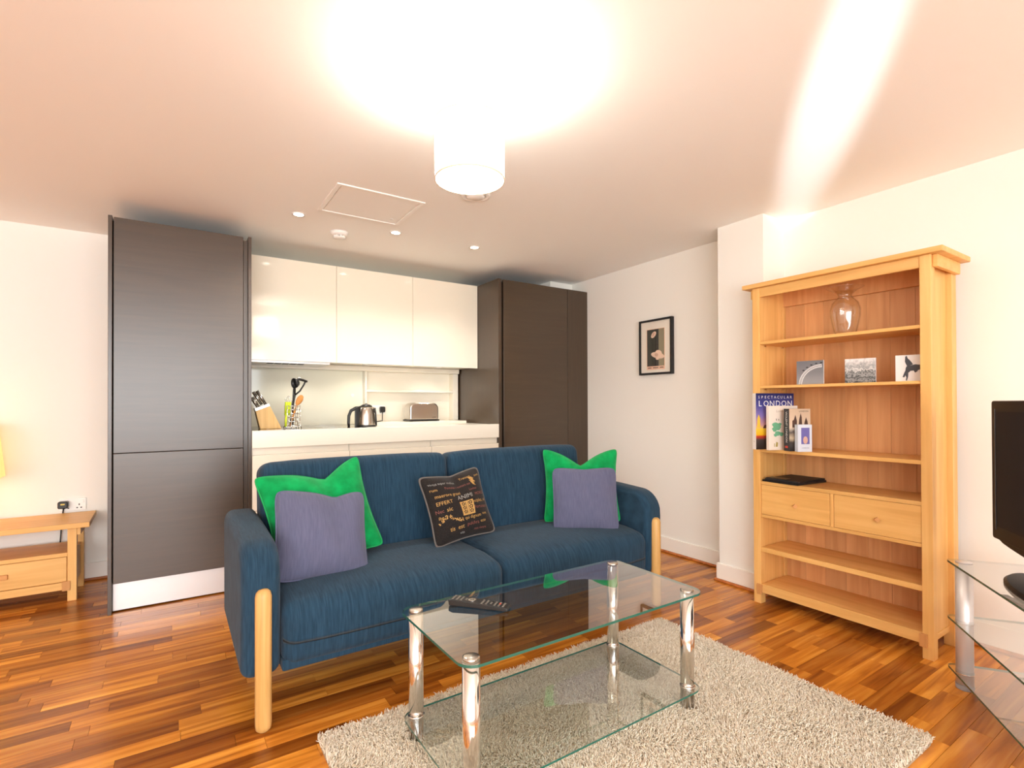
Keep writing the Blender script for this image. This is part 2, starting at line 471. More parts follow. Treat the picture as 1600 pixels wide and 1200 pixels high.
# right tall cabinet
c = thing('tall_cabinet', 'dark brown tall cabinet against the wall hung with the framed poster', 'cabinet', (2.95, KY, 0))
kb('side_panel', (2.414, 2.448, KY-.01, YB-.02, 0, 2.371), M['wengeside'], c)
kb('carcass', (2.448, WXE-.002, KY+.03, YB-.02, .15, 2.355), M['blackgap'], c)
kb('door', (2.476, 3.215, KY, KY+.028, .15, 2.371), M['wenge'], c)
kb('filler_panel', (3.219, WXE-.002, KY, KY+.028, 0, 2.371), M['wengeside'], c)
kb('kick_plate', (2.45, 3.215, KY+.062, KY+.075, .008, .145), M['alu'], c)
# wall cabinets
UY = 4.248
ux = [.446, 1.104, 1.759, 2.412]
uz0, uz1 = 1.601, 2.37
wl = ['gloss cream wall cabinet holding the cooker hood next to the tall cabinet with kick plate',
      'gloss cream wall cabinet hung between the other two, above the kettle',
      'gloss cream wall cabinet above the toaster']
for i in range(3):
    u = thing('wall_cabinet', wl[i], 'cabinet', ((ux[i]+ux[i+1])/2, UY, uz0), group='gloss wall cabinets')
    kb('body', (ux[i]+.002, ux[i+1]-.002, UY+.022, YB-.02, uz0, uz1-.002), M['kwhite'], u)
    kb('door', (ux[i]+.0015, ux[i+1]-.0015, UY, UY+.02, uz0-.012, uz1), M['gloss'], u, bevel=.001)
# hood vent and light valance
h = thing('cooker_hood', 'slim metal cooker hood set under the gloss wall cabinet', 'cooker hood', (.78, 4.35, 1.58))
kb('hood_body', (.46, 1.06, 4.28, 4.60, 1.572, 1.598), M['alu'], h)
for i in range(5): kb('vent_slot', (.60+i*.055, .645+i*.055, 4.285, 4.36, 1.569, 1.5725), M['blackmatt'], h, bevel=0)
tag(bx('light_valance', (.446, 2.40, 4.605, 4.728, 1.555, 1.598), M['kwhite'], bevel=.002), 'cream valance strip under the wall cabinets along the splashback', 'valance')
for i, x in enumerate((1.40, 2.08)):
    bm = B(); cyl(bm, (0, 0, 0), .035, -.008, 0, 24)
    o = obj('puck_light', bm, M['alu'], smooth=False, loc=(x, 4.42, uz0-.0005))
    tag(o, ['small round puck light under the wall cabinet above the kettle', 'small round puck light under the wall cabinet above the toaster'][i], 'light', 'puck lights under the wall cabinets')
    light('puck_beam', 'SPOT', (x, 4.42, uz0-.012), 3.5, (1, .95, .86), (x, 4.46, 0), spot_size=math.radians(150), spot_blend=.6, shadow_soft_size=.03)
light('niche_fill', 'SPOT', (.85, 4.40, 1.562), 3.5, (1, .95, .86), (.85, 4.44, 0), spot_size=math.radians(150), spot_blend=.6, shadow_soft_size=.03)  # added spot to brighten the dim kitchen niche; the hood has no lamp part
# worktop, drawers
WT = 1.072
w = thing('worktop', 'thick cream worktop with deep front edge and raised back ledge', 'worktop', (1.43, KY, WT-.115))
kb('front_edge', (.446, 2.412, KY-.02, KY+.02, .956, WT+.002), M['kwhite'], w, bevel=.002)
kb('surface', (.446, 2.412, KY+.02, YB-.02, WT-.04, WT-.004), M['kwhite'], w)
kb('back_ledge', (1.46, 2.35, 4.36, YB-.02, WT-.004, WT+.022), M['kwhite'], w, bevel=.002)
hb = thing('hob', 'dark brown glass hob set into the worktop under the knife block', 'hob', (.86, 4.2, WT-.004))
kb('glass_plate', (.455, 1.27, 3.935, 4.70, WT-.004, WT+.001), M['hob'], hb)
for x, y_, r in ((.66, 4.12, .09), (.66, 4.48, .075), (1.04, 4.12, .075), (1.04, 4.48, .1)):
    bm = B(); lathe(bm, [(r-.003, 0), (r-.003, .0006), (r, .0006), (r, 0)], 32)
    obj('burner_ring', bm, M['alu'], hb, loc=(x-.86, y_-4.2, .005))
bl = ['cream base cabinet adjoining the dark cabinet next to the low table', 'cream base cabinet in the middle of the three under the worktop', 'cream base cabinet adjoining the dark cabinet next to the framed poster']
for i in range(3):
    xa, xb = [.446, 1.103, 1.766, 2.412][i:i+2]
    u = thing('base_cabinet', bl[i], 'cabinet', ((xa+xb)/2, KY, 0), group='cream base cabinets')
    kb('carcass', (xa+.002, xb-.002, KY+.03, YB-.03, .12, WT-.042), M['kwhite'], u)
    kb('drawer_front', (xa+.0015, xb-.0015, KY-.015, KY+.008, .53, .905), M['gloss'], u)
    kb('drawer_front', (xa+.0015, xb-.0015, KY-.015, KY+.008, .15, .526), M['gloss'], u)
    kb('grip_rail', (xa+.002, xb-.002, KY+.012, KY+.03, .905, .955), M['alu'] if False else M['kwhite'], u)
# splashback and open shelf niche
tag(bx('splashback', (.446, 1.455, 4.70, 4.712, WT+.0, 1.555), M['splash'], bevel=.001), 'pale green glass splashback panel behind the utensil rack', 'splashback')
s = thing('shelf_niche', 'white open niche with one thin shelf behind the toaster', 'shelf', (1.93, 4.71, WT+.024))
kb('back_board', (1.457, 2.412, 4.718, 4.73, WT+.022, 1.555), M['kwhite'], s)
kb('upright', (1.457, 1.472, 4.63, 4.718, WT+.022, 1.553), M['kwhite'], s)
kb('upright', (2.345, 2.40, 4.63, 4.718, WT+.022, 1.553), M['kwhite'], s)
kb('shelf', (1.472, 2.345, 4.63, 4.718, 1.365, 1.385), M['kwhite'], s)
bm = B(); cyl(bm, (0, 0, 0), .016, 0, .006, 20)
o = obj('wall_stud', bm, M['alu'], loc=(1.36, 4.6995, 1.335), rot=(PI/2, 0, 0)); tag(o, 'small round fixing stud on the glass splashback', 'stud')

# knife block
kbk = thing('knife_block', 'slanted beech knife block with grey band on the hob', 'knife block', (.585, 4.22, WT+.001))
kbk.scale = (.84, .84, .84)
bm = B(); prism(bm, [(-.06, 0), (.115, 0), (.02, .20), (-.095, .155)], 'y', -.05, .05)
obj('block', bm, M['beech'], kbk, bevel=.003)
bm = B(); prism(bm, [(.021, .2005), (-.0955, .155), (-.103, .18), (.012, .226)], 'y', -.05, .05)
obj('band', bm, M['steel'], kbk, bevel=.002)
for i, (px_, yy, ln) in enumerate(((-.075, -.025, .085), (-.04, .0, .13), (-.01, -.025, .14), (-.06, .028, .1))):
    d = Vector((-.52, 0, .85)).normalized(); base = Vector((px_, yy, .195+(.02 if px_ > -.05 else 0)))
    bm = B(); tube(bm, [base, base+d*ln*.5, base+d*ln], [.013, .015, .014], 8)
    k = obj('knife_handle', bm, M['steel'], kbk, smooth=True)
    bm = B(); tube(bm, [base+d*.004+Vector((.0, -.009, .004)), base+d*ln*.95+Vector((0, -.0095, .004))], .0055, 6)
    obj('handle_inlay', bm, M['black'], k, smooth=True)

# utensil rack (chrome wire) and the tools in it
ur = thing('utensil_rack', 'square chrome wire utensil holder standing on the hob', 'utensil rack', (.765, 4.22, WT+.001))
hw = .046
for z in (.02, .05, .08, .11, .14, .168):
    bm = B(); tube(bm, [(-hw, -hw, z), (hw, -hw, z), (hw, hw, z), (-hw, hw, z), (-hw, -hw, z)], .0028, 6)
    obj('wire_ring', bm, M['chrome'], ur, smooth=True)
for sx, sy in ((-1, -1), (1, -1), (1, 1), (-1, 1), (-.33, -1), (.33, -1), (0, 1)):
    bm = B(); tube(bm, [(sx*hw*1.2, sy*hw*1.2, .002), (sx*hw, sy*hw, .02), (sx*hw, sy*hw, .175)], .0034, 6)
    obj('wire_post', bm, M['chrome'], ur, smooth=True)
bx('base_tray', (-hw, hw, -hw, hw, .008, .012), M['steel'], ur)
M['lime'] = plain('lime_plastic', srgb(196, 214, 40), .4)
M['spoonwood'] = plain('spoon_wood', srgb(200, 136, 66), .6, var=.1, vscale=30)
UX, UYy, UZ = .765, 4.22, WT+.014
def utensil(name, label, cat, mat, pts, rad, extra=None, seg=8):
    r = thing(name, label, cat, (UX, UYy, UZ), group='utensils in the wire holder')
    bm = B(); tube(bm, pts, rad, seg); obj('handle', bm, mat, r, smooth=True)
    if extra:
        nm, bm2, m2 = extra; obj(nm, bm2, m2, r, smooth=True)
    return r
# black ladle
bm = B(); lathe(bm, [(0, -.03), (.022, -.024), (.036, -.006), (.040, .012), (.037, .012), (.032, -.004), (.018, -.02), (0, -.025)], 20)
bmesh.ops.rotate(bm, verts=bm.verts, cent=(0, 0, 0), matrix=Matrix.Rotation(math.radians(-95), 3, 'Y') @ Matrix.Rotation(math.radians(20), 3, 'X'))
bmesh.ops.translate(bm, verts=bm.verts, vec=(.018, -.01, .33))
utensil('ladle', 'black plastic ladle standing bowl up in the wire holder', 'ladle', M['black'], [(.0, .0, 0), (.002, -.002, .15), (.008, -.006, .29)], .006, ('bowl', bm, M['black']))
# black masher loop
bm = B(); tube(bm, [(.02, .012, .24), (.055, .012, .27), (.085, .012, .32), (.10, .012, .355)], .0065, 8)
tube(bm, [(.015, .012, .345), (.05, .012, .365), (.11, .012, .345)], [.008, .012, .008], 8)
tube(bm, [(.02, .012, .24), (.02, .012, .30), (.015, .012, .345)], .006, 8)
utensil('masher', 'black plastic potato masher with looped head in the wire holder', 'masher', M['black'], [(-.012, .02, 0), (.0, .016, .12), (.02, .012, .24)], .007, ('head', bm, M['black']))
bm = B()
lathe(bm, [(0, -.045), (.014, -.036), (.022, -.012), (.024, .01), (.016, .036), (0, .045)], 14)
bmesh.ops.scale(bm, verts=bm.verts, vec=(1, .3, 1)); bmesh.ops.rotate(bm, verts=bm.verts, cent=(0, 0, 0), matrix=Matrix.Rotation(.5, 3, 'Y'))
bmesh.ops.translate(bm, verts=bm.verts, vec=(.044, -.03, .20))
utensil('wooden_spoon', 'orange brown wooden spoon leaning out of the wire holder', 'spoon', M['spoonwood'], [(-.02, -.02, 0), (.0, -.025, .08), (.026, -.03, .17)], .006, ('bowl', bm, M['spoonwood']))
bm = B()
for v in range(3): tube(bm, [(-.055+v*.012, -.03, .085), (-.052+v*.012, -.034, .15), (-.05+v*.014, -.03, .185)], .009, 6)
utensil('spatula', 'lime green slotted spatula hooked beside the wire holder', 'spatula', M['lime'], [(-.058, -.055, .0), (-.056, -.05, .05), (-.046, -.034, .1)], .008, ('blade', bm, M['lime']))
bm = B()
for a in range(5):
    t_ = a/5*PI; tube(bm, [(-.005, .0, .15), (-.03+.028*math.cos(t_), .028*math.sin(t_), .205), (-.03, 0, .235)], .0012, 5)
utensil('whisk', 'chrome wire balloon whisk standing in the wire holder', 'whisk', M['chrome'], [(.012, .02, 0), (.005, .01, .08), (-.005, 0, .15)], .005, ('wires', bm, M['chrome']))

# kettle
k = thing('kettle', 'brushed steel jug kettle with black handle on the worktop', 'kettle', (1.335, 4.22, WT-.003))
bm = B(); lathe(bm, [(0, .0), (.074, .0), (.076, .018), (.073, .05), (.068, .10), (.060, .145), (.050, .162), (0, .163)], 40); obj('body', bm, M['steel'], k, smooth=True)
bm = B(); lathe(bm, [(0, .160), (.050, .162), (.046, .172), (.03, .181), (.012, .185), (0, .185)], 32); l_ = obj('lid', bm, M['black'], k, smooth=True)
bm = B(); lathe(bm, [(0, .184), (.010, .184), (.010, .190), (0, .191)], 16); obj('knob', bm, M['black'], l_, smooth=True)
bm = B(); cyl(bm, (0, 0, 0), .082, -.0005, .014, 32); obj('power_base', bm, M['black'], k, bevel=.003)
bm = B(); tube(bm, [(-.045, 0, .158), (-.085, 0, .152), (-.125, 0, .132), (-.142, 0, .09), (-.145, 0, .03), (-.142, 0, .004)], [.013, .014, .013, .012, .011, .010], 10)
obj('handle', bm, M['black'], k, smooth=True)
bm = B(); prism(bm, rrect(-.092, -.062, .0, .15, .008, 3), 'y', -.016, .016); obj('grip_spine', bm, M['black'], k, bevel=.003)
bm = B(); prism(bm, [(.045, .162), (.078, .155), (.066, .11), (.06, .11)], 'y', -.02, .02); obj('spout', bm, M['steel'], k, bevel=.004)
bm = B(); tube(bm, [(.064, -.03, .15), (.070, -.03, .10), (.076, -.028, .03), (.076, -.026, .005)], .007, 8); obj('water_gauge', bm, M['black'], k, smooth=True)

# toaster on the ledge
tz = WT+.0225
t_ = thing('toaster', 'rounded brushed steel toaster standing on the back ledge', 'toaster', (1.945, 4.50, tz))
bm = B(); prism(bm, [(-.143, .012), (-.143, .10)]+[(-.143+.055-.055*math.cos(a), .115+.055*math.sin(a)) for a in [i*PI/16 for i in range(9)]]+[(.143-.055+.055*math.sin(a), .115+.055*math.cos(a)) for a in [i*PI/16 for i in range(9)]]+[(.143, .10), (.143, .012)], 'y', -.075, .075)
obj('body', bm, M['steel'], t_, bevel=.012, seg=3)
bx('base', (-.150, .150, -.082, .082, .002, .016), M['black'], t_, bevel=.004)
for yy in (-.03, .03): bx('slot', (-.09, .09, yy-.012, yy+.012, .166, .1705), M['blackmatt'], t_)
bx('lever', (.143, .158, -.015, .015, .09, .105), M['black'], t_, bevel=.002)
for sx in (-.12, .12): bx('foot', (sx-.012, sx+.012, -.06, .06, 0, .004), M['black'], t_)
vs, fs = text_geo('R.HOBBS', .010)
bm = B(); add_geo(bm, vs, fs, lambda v: (v.x+.095, -.0757, v.y+.035)); obj('badge', bm, M['blackmatt'], t_)

# sockets
def socket(name, label, loc, rz, w=.146, h=.086, group=None, gangs=2):
    r = thing(name, label, 'socket', loc, (0, 0, rz), group)
    bm = B(); prism(bm, rrect(-w/2, w/2, -h/2, h/2, .006, 3), 'y', -.009, -.0005); obj('plate', bm, M['white'], r, bevel=.002)
    for g in range(gangs):
        cx = (g-.5)*.07 if gangs == 2 else 0
        sw = bx('switch', (cx+(.012 if g else -.026), cx+(.026 if g else -.012), -.013, -.008, .008, .03), M['white'], r, bevel=.001)
        for q_ in ((0, .002, .003, .006), (-.011, -.02, .005, .0035), (.011, -.02, .005, .0035)):
            bx('pin_hole', (cx+q_[0]-q_[2], cx+q_[0]+q_[2], -.0095, -.0088, q_[1]-q_[3]-.005, q_[1]+q_[3]-.005), M['blackmatt'], r)
    return r
socket('wall_socket', 'white double wall socket above the low oak table', (-.59, YB, .553), 0)
socket('wall_socket', 'white double wall socket on the bare wall behind the sofa arm', (XR, 3.09, .535), PI/2)
socket('wall_socket', 'white double wall socket behind the kettle', (1.60, 4.718, 1.20), 0)
# plugs
p = thing('mains_plug', 'black mains plug with its cable, in the socket behind the kettle', 'plug', (1.635, 4.70, 1.205))
bm = B(); prism(bm, rrect(-.025, .025, -.028, .026, .012, 4), 'y', -.03, -.0005); obj('plug_body', bm, M['black'], p, bevel=.004)
bm = B(); tube(bm, [(0, -.02, -.026), (-.002, -.025, -.06), (-.012, -.05, -.09), (-.03, -.1, -.104), (-.12, -.22, -.106)], .0042, 8); obj('cable', bm, M['black'], p, smooth=True)
p = thing('power_adapter', 'black power adapter plugged in above the low oak table', 'plug', (-.638, YB-.0095, .548))
bm = B(); prism(bm, rrect(-.028, .028, -.014, .035, .010, 4), 'y', -.05, -.0005); obj('adapter_body', bm, M['black'], p, bevel=.006)
bm = B(); prism(bm, rrect(-.012, .012, .012, .022, .004, 3), 'y', -.0512, -.05); obj('adapter_label', bm, plain('label_yellow', srgb(214, 190, 90), .5), p)
bm = B(); tube(bm, [(0, -.012, -.012), (-.01, -.010, -.12), (-.02, -.010, -.30), (-.03, -.02, -.42)], .004, 8); obj('cable', bm, M['black'], p, smooth=True)

# ------------------------------------------------------------------ low oak table at the left with table lamp
TL, TR_, TY0, TY1, TZ = -1.62, -.448, 4.27, 4.722, .50
lt = thing('low_table', 'low oak cabinet table with open shelf and one drawer by the dark cabinet', 'table', (-1.04, 4.5, 0))
bm = B(); prism(bm, [(TL, TY0), (TR_, TY0), (TR_-.01, TY1), (TL+.01, TY1)], 'z', TZ-.032, TZ)
bmesh.ops.translate(bm, verts=bm.verts, vec=(1.04, -4.5, 0)); obj('tabletop', bm, M['oak_x'], lt, bevel=.003)
for x in (TL+.07, TR_-.115):
    for y_ in (TY0+.045, TY1-.095):
        kb('leg', (x, x+.046, y_, y_+.046, 0, TZ-.033), M['oak_z'], lt, bevel=.002)
kb('end_rail', (TR_-.069, TR_-.05, TY0+.05, TY1-.06, TZ-.082, TZ-.033), M['oak_y'], lt)
kb('end_rail', (TL+.05, TL+.069, TY0+.05, TY1-.06, TZ-.082, TZ-.033), M['oak_y'], lt)
kb('shelf', (TL+.116, TR_-.116, TY0+.05, TY1-.05, .285, .31), M['oak_x'], lt)
dr = kb('drawer', (TL+.12, TR_-.119, TY0+.052, TY0+.075, .125, .282), M['oak_x'], lt, bevel=.002)
kb('cabinet_body', (TL+.118, TR_-.118, TY0+.08, TY1-.06, .09, .284), M['oak_x'], lt)
kb('bottom_rail', (TL+.117, TR_-.116, TY0+.048, TY0+.075, .075, .122), M['oak_x'], lt)
kb('side_panel', (TR_-.113, TR_-.085, TY0+.092, TY1-.1, .09, .31), M['oak_y'], lt)
kb('peg_block', (TR_-.14, TR_-.10, TY0+.035, TY0+.047, .07, .13), M['oak_peg'], lt)
bm = B(); box(bm, -.02, .02, -.018, 0, -.015, .015); kn = obj('knob', bm, M['oak_peg'], dr, bevel=.004, loc=(-.86+1.04, 4.327-4.5, .205))
# table lamp (square tapered shade; only its edge is in view)
LX, LYy = -1.085, 4.50
tl = thing('table_lamp', 'lit table lamp with cream square shade on the low oak table', 'lamp', (LX, LYy, TZ))
bm = B(); lathe(bm, [(0, 0), (.075, 0), (.075, .012), (.03, .025), (.018, .05), (.03, .1), (.035, .15), (.02, .22), (.012, .25), (.012, .36), (0, .36)], 28); obj('base', bm, M['oak_z'], tl, smooth=True)
mt, nt, b = new_mat('lamp_shade_cream')
b.inputs['Base Color'].default_value = srgb(250, 226, 170); b.inputs['Roughness'].default_value = .9
b.inputs['Emission Color'].default_value = srgb(255, 206, 116); b.inputs['Emission Strength'].default_value = .5
bm = B(); z0, z1, h0, h1 = .29, .64, .165, .135
ra = [bm.verts.new((sx*h0, sy*h0, z0)) for sx, sy in ((-1, -1), (1, -1), (1, 1), (-1, 1))]
rb = [bm.verts.new((sx*h1, sy*h1, z1)) for sx, sy in ((-1, -1), (1, -1), (1, 1), (-1, 1))]
for i in range(4): bm.faces.new((ra[i], ra[(i+1) % 4], rb[(i+1) % 4], rb[i]))
so = obj('lamp_shade', bm, mt, tl); md = so.modifiers.new('s', 'SOLIDIFY'); md.thickness = .004
bm = B(); lathe(bm, [(0, -.05), (.018, -.04), (.03, 0), (.022, .03), (0, .038)], 16); obj('bulb', bm, emit('bulb_warm', srgb(255, 214, 140), 6), tl, smooth=True, loc=(0, 0, .47))
light('table_lamp_light', 'POINT', (LX, LYy, TZ+.475), 24, (1, .76, .46), shadow_soft_size=.025)

# ------------------------------------------------------------------ ceiling fittings
PLX, PLY = .929, 1.692
pl = thing('pendant_lamp', 'white drum shade pendant lamp lit below the ceiling', 'lamp', (PLX, PLY, 2.09))
mt, nt, b = new_mat('drum_shade')
b.inputs['Base Color'].default_value = srgb(250, 246, 236); b.inputs['Roughness'].default_value = .9
b.inputs['Emission Color'].default_value = srgb(255, 251, 243); b.inputs['Emission Strength'].default_value = 8.0
sh = B(); lathe(sh, [(.13, 0), (.13, .212)], 64); sh_o = obj('lamp_shade', sh, mt, pl, smooth=True)
md = sh_o.modifiers.new('s', 'SOLIDIFY'); md.thickness = .003
M['shaderim'] = plain('shade_rim', srgb(238, 222, 190), .8)
for z in (.0, .212):
    bm = B(); lathe(bm, [(.1275, z-.002), (.1312, z-.002), (.1312, z+.004), (.1275, z+.004), (.1275, z-.002)], 64); obj('shade_rim', bm, M['shaderim'], pl, smooth=True)
bm = B(); lathe(bm, [(0, 0), (.118, 0), (.118, .003), (0, .003)], 48); obj('diffuser', bm, emit('diffuser_glow', srgb(255, 250, 240), 6), pl, loc=(0, 0, .012))
bm = B(); tube(bm, [(0, 0, .10), (0, 0, .402)], .004, 8); obj('cord', bm, M['white'], pl, smooth=True)
bm = B(); cyl(bm, (0, 0, 0), .045, .378, .4025, 28); obj('ceiling_rose', bm, M['white'], pl, bevel=.004)
bm = B(); lathe(bm, [(0, -.045), (.022, -.038), (.034, -.005), (.022, .03), (.014, .05), (0, .05)], 18); obj('bulb', bm, emit('bulb_white', srgb(255, 244, 222), 8), pl, smooth=True, loc=(0, 0, .10))
light('pendant_light', 'POINT', (PLX, PLY, 2.23), 13, (1, .975, .92), shadow_soft_size=.03)

dll = ['round recessed ceiling spotlight beside the dark cabinet with kick plate', 'round recessed ceiling spotlight in the middle of the row of three', 'round recessed ceiling spotlight towards the cabinet next to the framed poster']
for i, x in enumerate((.682, 1.342, 1.991)):
    d = thing('downlight', dll[i], 'spotlight', (x, 3.555, H), group='recessed ceiling spotlights')
    bm = B(); lathe(bm, [(.030, -.0005), (.043, -.0005), (.041, -.006), (.030, -.004)], 32); obj('bezel', bm, M['white'], d, smooth=True)
    bm = B(); lathe(bm, [(0, -.003), (.030, -.003), (.030, -.0005), (0, -.0005)], 24); obj('lens', bm, emit('spot_lens', srgb(255, 246, 226), 14), d)
    light('downlight_beam', 'SPOT', (x, 3.555, H-.012), 21, (1, .965, .90), (x, 3.62, 0), spot_size=math.radians(125), spot_blend=.7, shadow_soft_size=.03)
sd = thing('smoke_detector', 'white round smoke detector on the ceiling by the spotlights', 'smoke detector', (1.0, 3.77, H))
bm = B(); lathe(bm, [(0, -.0005), (.062, -.0005), (.062, -.012), (.052, -.026), (.045, -.028), (0, -.028)], 36); obj('housing', bm, M['white'], sd, smooth=True)
for i in range(8):
    a = i*PI/4; bx('vent_fin', (-.003, .003, .018, .04, -.044, -.027), M['white'], sd, rot=(0, 0, a))
bm = B(); lathe(bm, [(0, -.048), (.024, -.047), (.042, -.043), (.042, -.040), (0, -.040)], 24); obj('sensor_cap', bm, M['white'], sd, smooth=True)
va = thing('air_valve', 'round white air valve on the ceiling behind the pendant lamp', 'vent', (1.50, 2.66, H))
bm = B(); lathe(bm, [(.060, -.0005), (.088, -.0005), (.086, -.010), (.068, -.014), (.060, -.006)], 40); obj('ring', bm, M['white'], va, smooth=True)
bm = B(); lathe(bm, [(0, -.020), (.045, -.018), (.058, -.008), (.05, -.0005), (0, -.0005)], 36); obj('disc', bm, M['white'], va, smooth=True)
ah = thing('access_hatch', 'square white access hatch panel in the ceiling', 'hatch', (1.03, 3.165, H))
bm = B()
for a in ((-.265, .265, -.24, -.215), (-.265, .265, .215, .24), (-.265, -.24, -.215, .215), (.24, .265, -.215, .215)): box(bm, *a, -.008, -.0005)
obj('frame', bm, M['white'], ah, bevel=.002)
bx('panel', (-.234, .234, -.209, .209, -.004, -.0005), M['ceil'], ah)
bm = B(); cyl(bm, (0, 0, 0), .012, -.006, -.003, 16); obj('lock', bm, M['alu'], ah, loc=(.19, .14, 0))

# ------------------------------------------------------------------ sofa
AX0, AX1, BX0, BX1 = .215, .357, 2.432, 2.574
sf = thing('sofa', 'blue fabric two-seat sofa with rounded arms and round oak legs', 'sofa', ((AX0+BX1)/2, 2.6, 0))
SX = sf.location.x; SY = sf.location.y
def arm(x0, x1):
    prof = [(2.19, .195), (2.185, .40), (2.183, .54)]
    cy, cz, r = 2.325, .565, .142
    for i in range(1, 9):
        a = PI-PI/2*i/8; prof.append((cy+r*math.cos(a), cz+r*math.sin(a)))
    prof += [(2.5, .716), (2.75, .725), (2.93, .725), (2.99, .70), (3.0, .64), (2.985, .195)]
    bm = B(); prism(bm, [(a-SY, b_) for a, b_ in prof], 'x', x0-SX, x1-SX)
    o = obj('arm', bm, M['sofa'], sf, smooth=True, bevel=.042, seg=6)
    o.modifiers['bevel'].angle_limit = math.radians(50)
    return o
arm(AX0, AX1); arm(BX0, BX1)
def leg(x, y_):
    bm = B(); lathe(bm, [(0, 0), (.016, .002), (.027, .012), (.030, .03), (.030, .515), (.026, .532), (.016, .542), (0, .545)], 24)
    return obj('leg', bm, M['legoak'], sf, smooth=True, loc=(x-SX, y_-SY, 0))
leg((AX0+AX1)/2+.004, 2.178); leg((BX0+BX1)/2-.004, 2.178); leg((AX0+AX1)/2, 2.992); leg((BX0+BX1)/2, 2.992)
xm = (AX1+BX0)/2
for i, (a, b_) in enumerate(((AX1+.003, xm-.002), (xm+.002, BX0-.003))):
    hx, hy, hz = (b_-a)/2, .31, .130
    def df(p, hx=hx, hy=hy, hz=hz):
        x, y_, z = p
        e = (1-(x/hx)**4)*(1-(y_/hy)**4)
        if z > 0: z += .02*e
        if y_ < 0: y_ -= .018*(1-(x/hx)**6)*(1-((z)/(hz*1.3))**2)
        # big front roll
        if y_ < -.12 and z > -.02: z -= .030*((-.12-y_)/.2)**2
        return (x, y_, z)
    obj('seat_cushion', rbox(hx, hy, hz, .05, 6, 9, df), M['sofa'], sf, smooth=True, loc=((a+b_)/2-SX, 2.485-SY, .345))
    hx, hy, hz = (b_-a)/2, .10, .27
    def db(p, hx=hx, hy=hy, hz=hz):
        x, y_, z = p
        if y_ < 0: y_ -= .02*(1-(x/hx)**4)*(1-(z/hz)**2)
        z += .012*(1-(x/hx)**4)*(z > 0)
        return (x, y_, z)
    obj('back_cushion', rbox(hx, hy, hz, .055, 6, 9, db), M['sofa'], sf, smooth=True, loc=((a+b_)/2-SX, 2.875-SY, .68), rot=(math.radians(-8), 0, 0))
kb('base_rail', (AX1+.002, BX0-.002, 2.188, 2.96, .20, .245), M['sofa'], sf, bevel=.008)
kb('back_frame', (AX1+.002, BX0-.002, 2.955, 2.995, .20, .66), M['sofa'], sf, bevel=.012)

# ------------------------------------------------------------------ cushions
def pillow_fn(w, h, T, ear=.06, chop=0.0, chopw=.33, cu=0.0, rn=14, sag=0.0, k=2.2, seed=0):
    r0 = random.Random(seed); ph = [r0.uniform(0, 6.28) for _ in range(6)]
    def f(u, v, side):
        mxuv = max(abs(u), abs(v), 1e-6); kk_ = mxuv/((abs(u)**rn+abs(v)**rn)**(1/rn)+1e-9); kk_ = 1-(1-kk_)*mxuv**2
        uo, vo = u, v
        # outline: sides bow inwards between pointed corners
        x = kk_*u*w/2*(1-ear*(1-v*v)); z = kk_*v*h/2*(1-ear*(1-u*u))
        th = T/2*(max(0, (1-abs(u)**k))*max(0, (1-abs(v)**k)))**.6
        th *= 1+.06*math.sin(3.1*u+ph[0])*math.sin(2.7*v+ph[1])
        if chop:
            s = max(0, (v+1)/2)**2
            g = math.exp(-(abs(u-cu)/chopw)**1.35)
            z -= chop*h*s*g*1.0
            th *= 1-.55*s*math.exp(-((u-cu)/(chopw*.7))**2)
        if sag and v < 0: th *= 1+sag*(-v)*(1-abs(v))
        wr = .004*math.sin(9*u+5*v+ph[2])*(1-u*u)*(1-v*v)
        return Vector((x, side*(th+wr*(1 if th > .01 else 0)), z))
    return f

def pillow(name, label, size, T, loc, rot, mat, pipe=None, group=None, ear=.07, chop=0, n=26, pipe_r=.004, **kw):
    f = pillow_fn(size[0], size[1], T, ear, chop, **kw)
    root = thing(name, label, 'cushion', loc, rot, group)
    bm = B(); g = [math.sin(PI/2*(-1+2*i/n)*.98)/math.sin(PI/2*.98) for i in range(n+1)]
    grid = {}
    for s in (-1, 1):
        for i, u in enumerate(g):
            for j, v in enumerate(g):
                edge = i in (0, n) or j in (0, n)
                key = (i, j, 0 if edge else s)
                if key not in grid: grid[key] = bm.verts.new(f(u, v, s))
        for i in range(n):
            for j in range(n):
                def K(a, b_): return grid[(a, b_, 0 if (a in (0, n) or b_ in (0, n)) else s)]
                try: bm.faces.new((K(i, j), K(i+1, j), K(i+1, j+1), K(i, j+1)))
                except ValueError: pass
    obj('cover', bm, mat, root, smooth=True)
    if pipe:
        pts = [f(u, -1, 1) for u in g]+[f(1, v, 1) for v in g[1:]]+[f(u, 1, 1) for u in g[::-1][1:]]+[f(-1, v, 1) for v in g[::-1][1:]]
        bm = B(); tube(bm, pts, pipe_r, 8); obj('piping', bm, pipe, root, smooth=True)
    return root, f

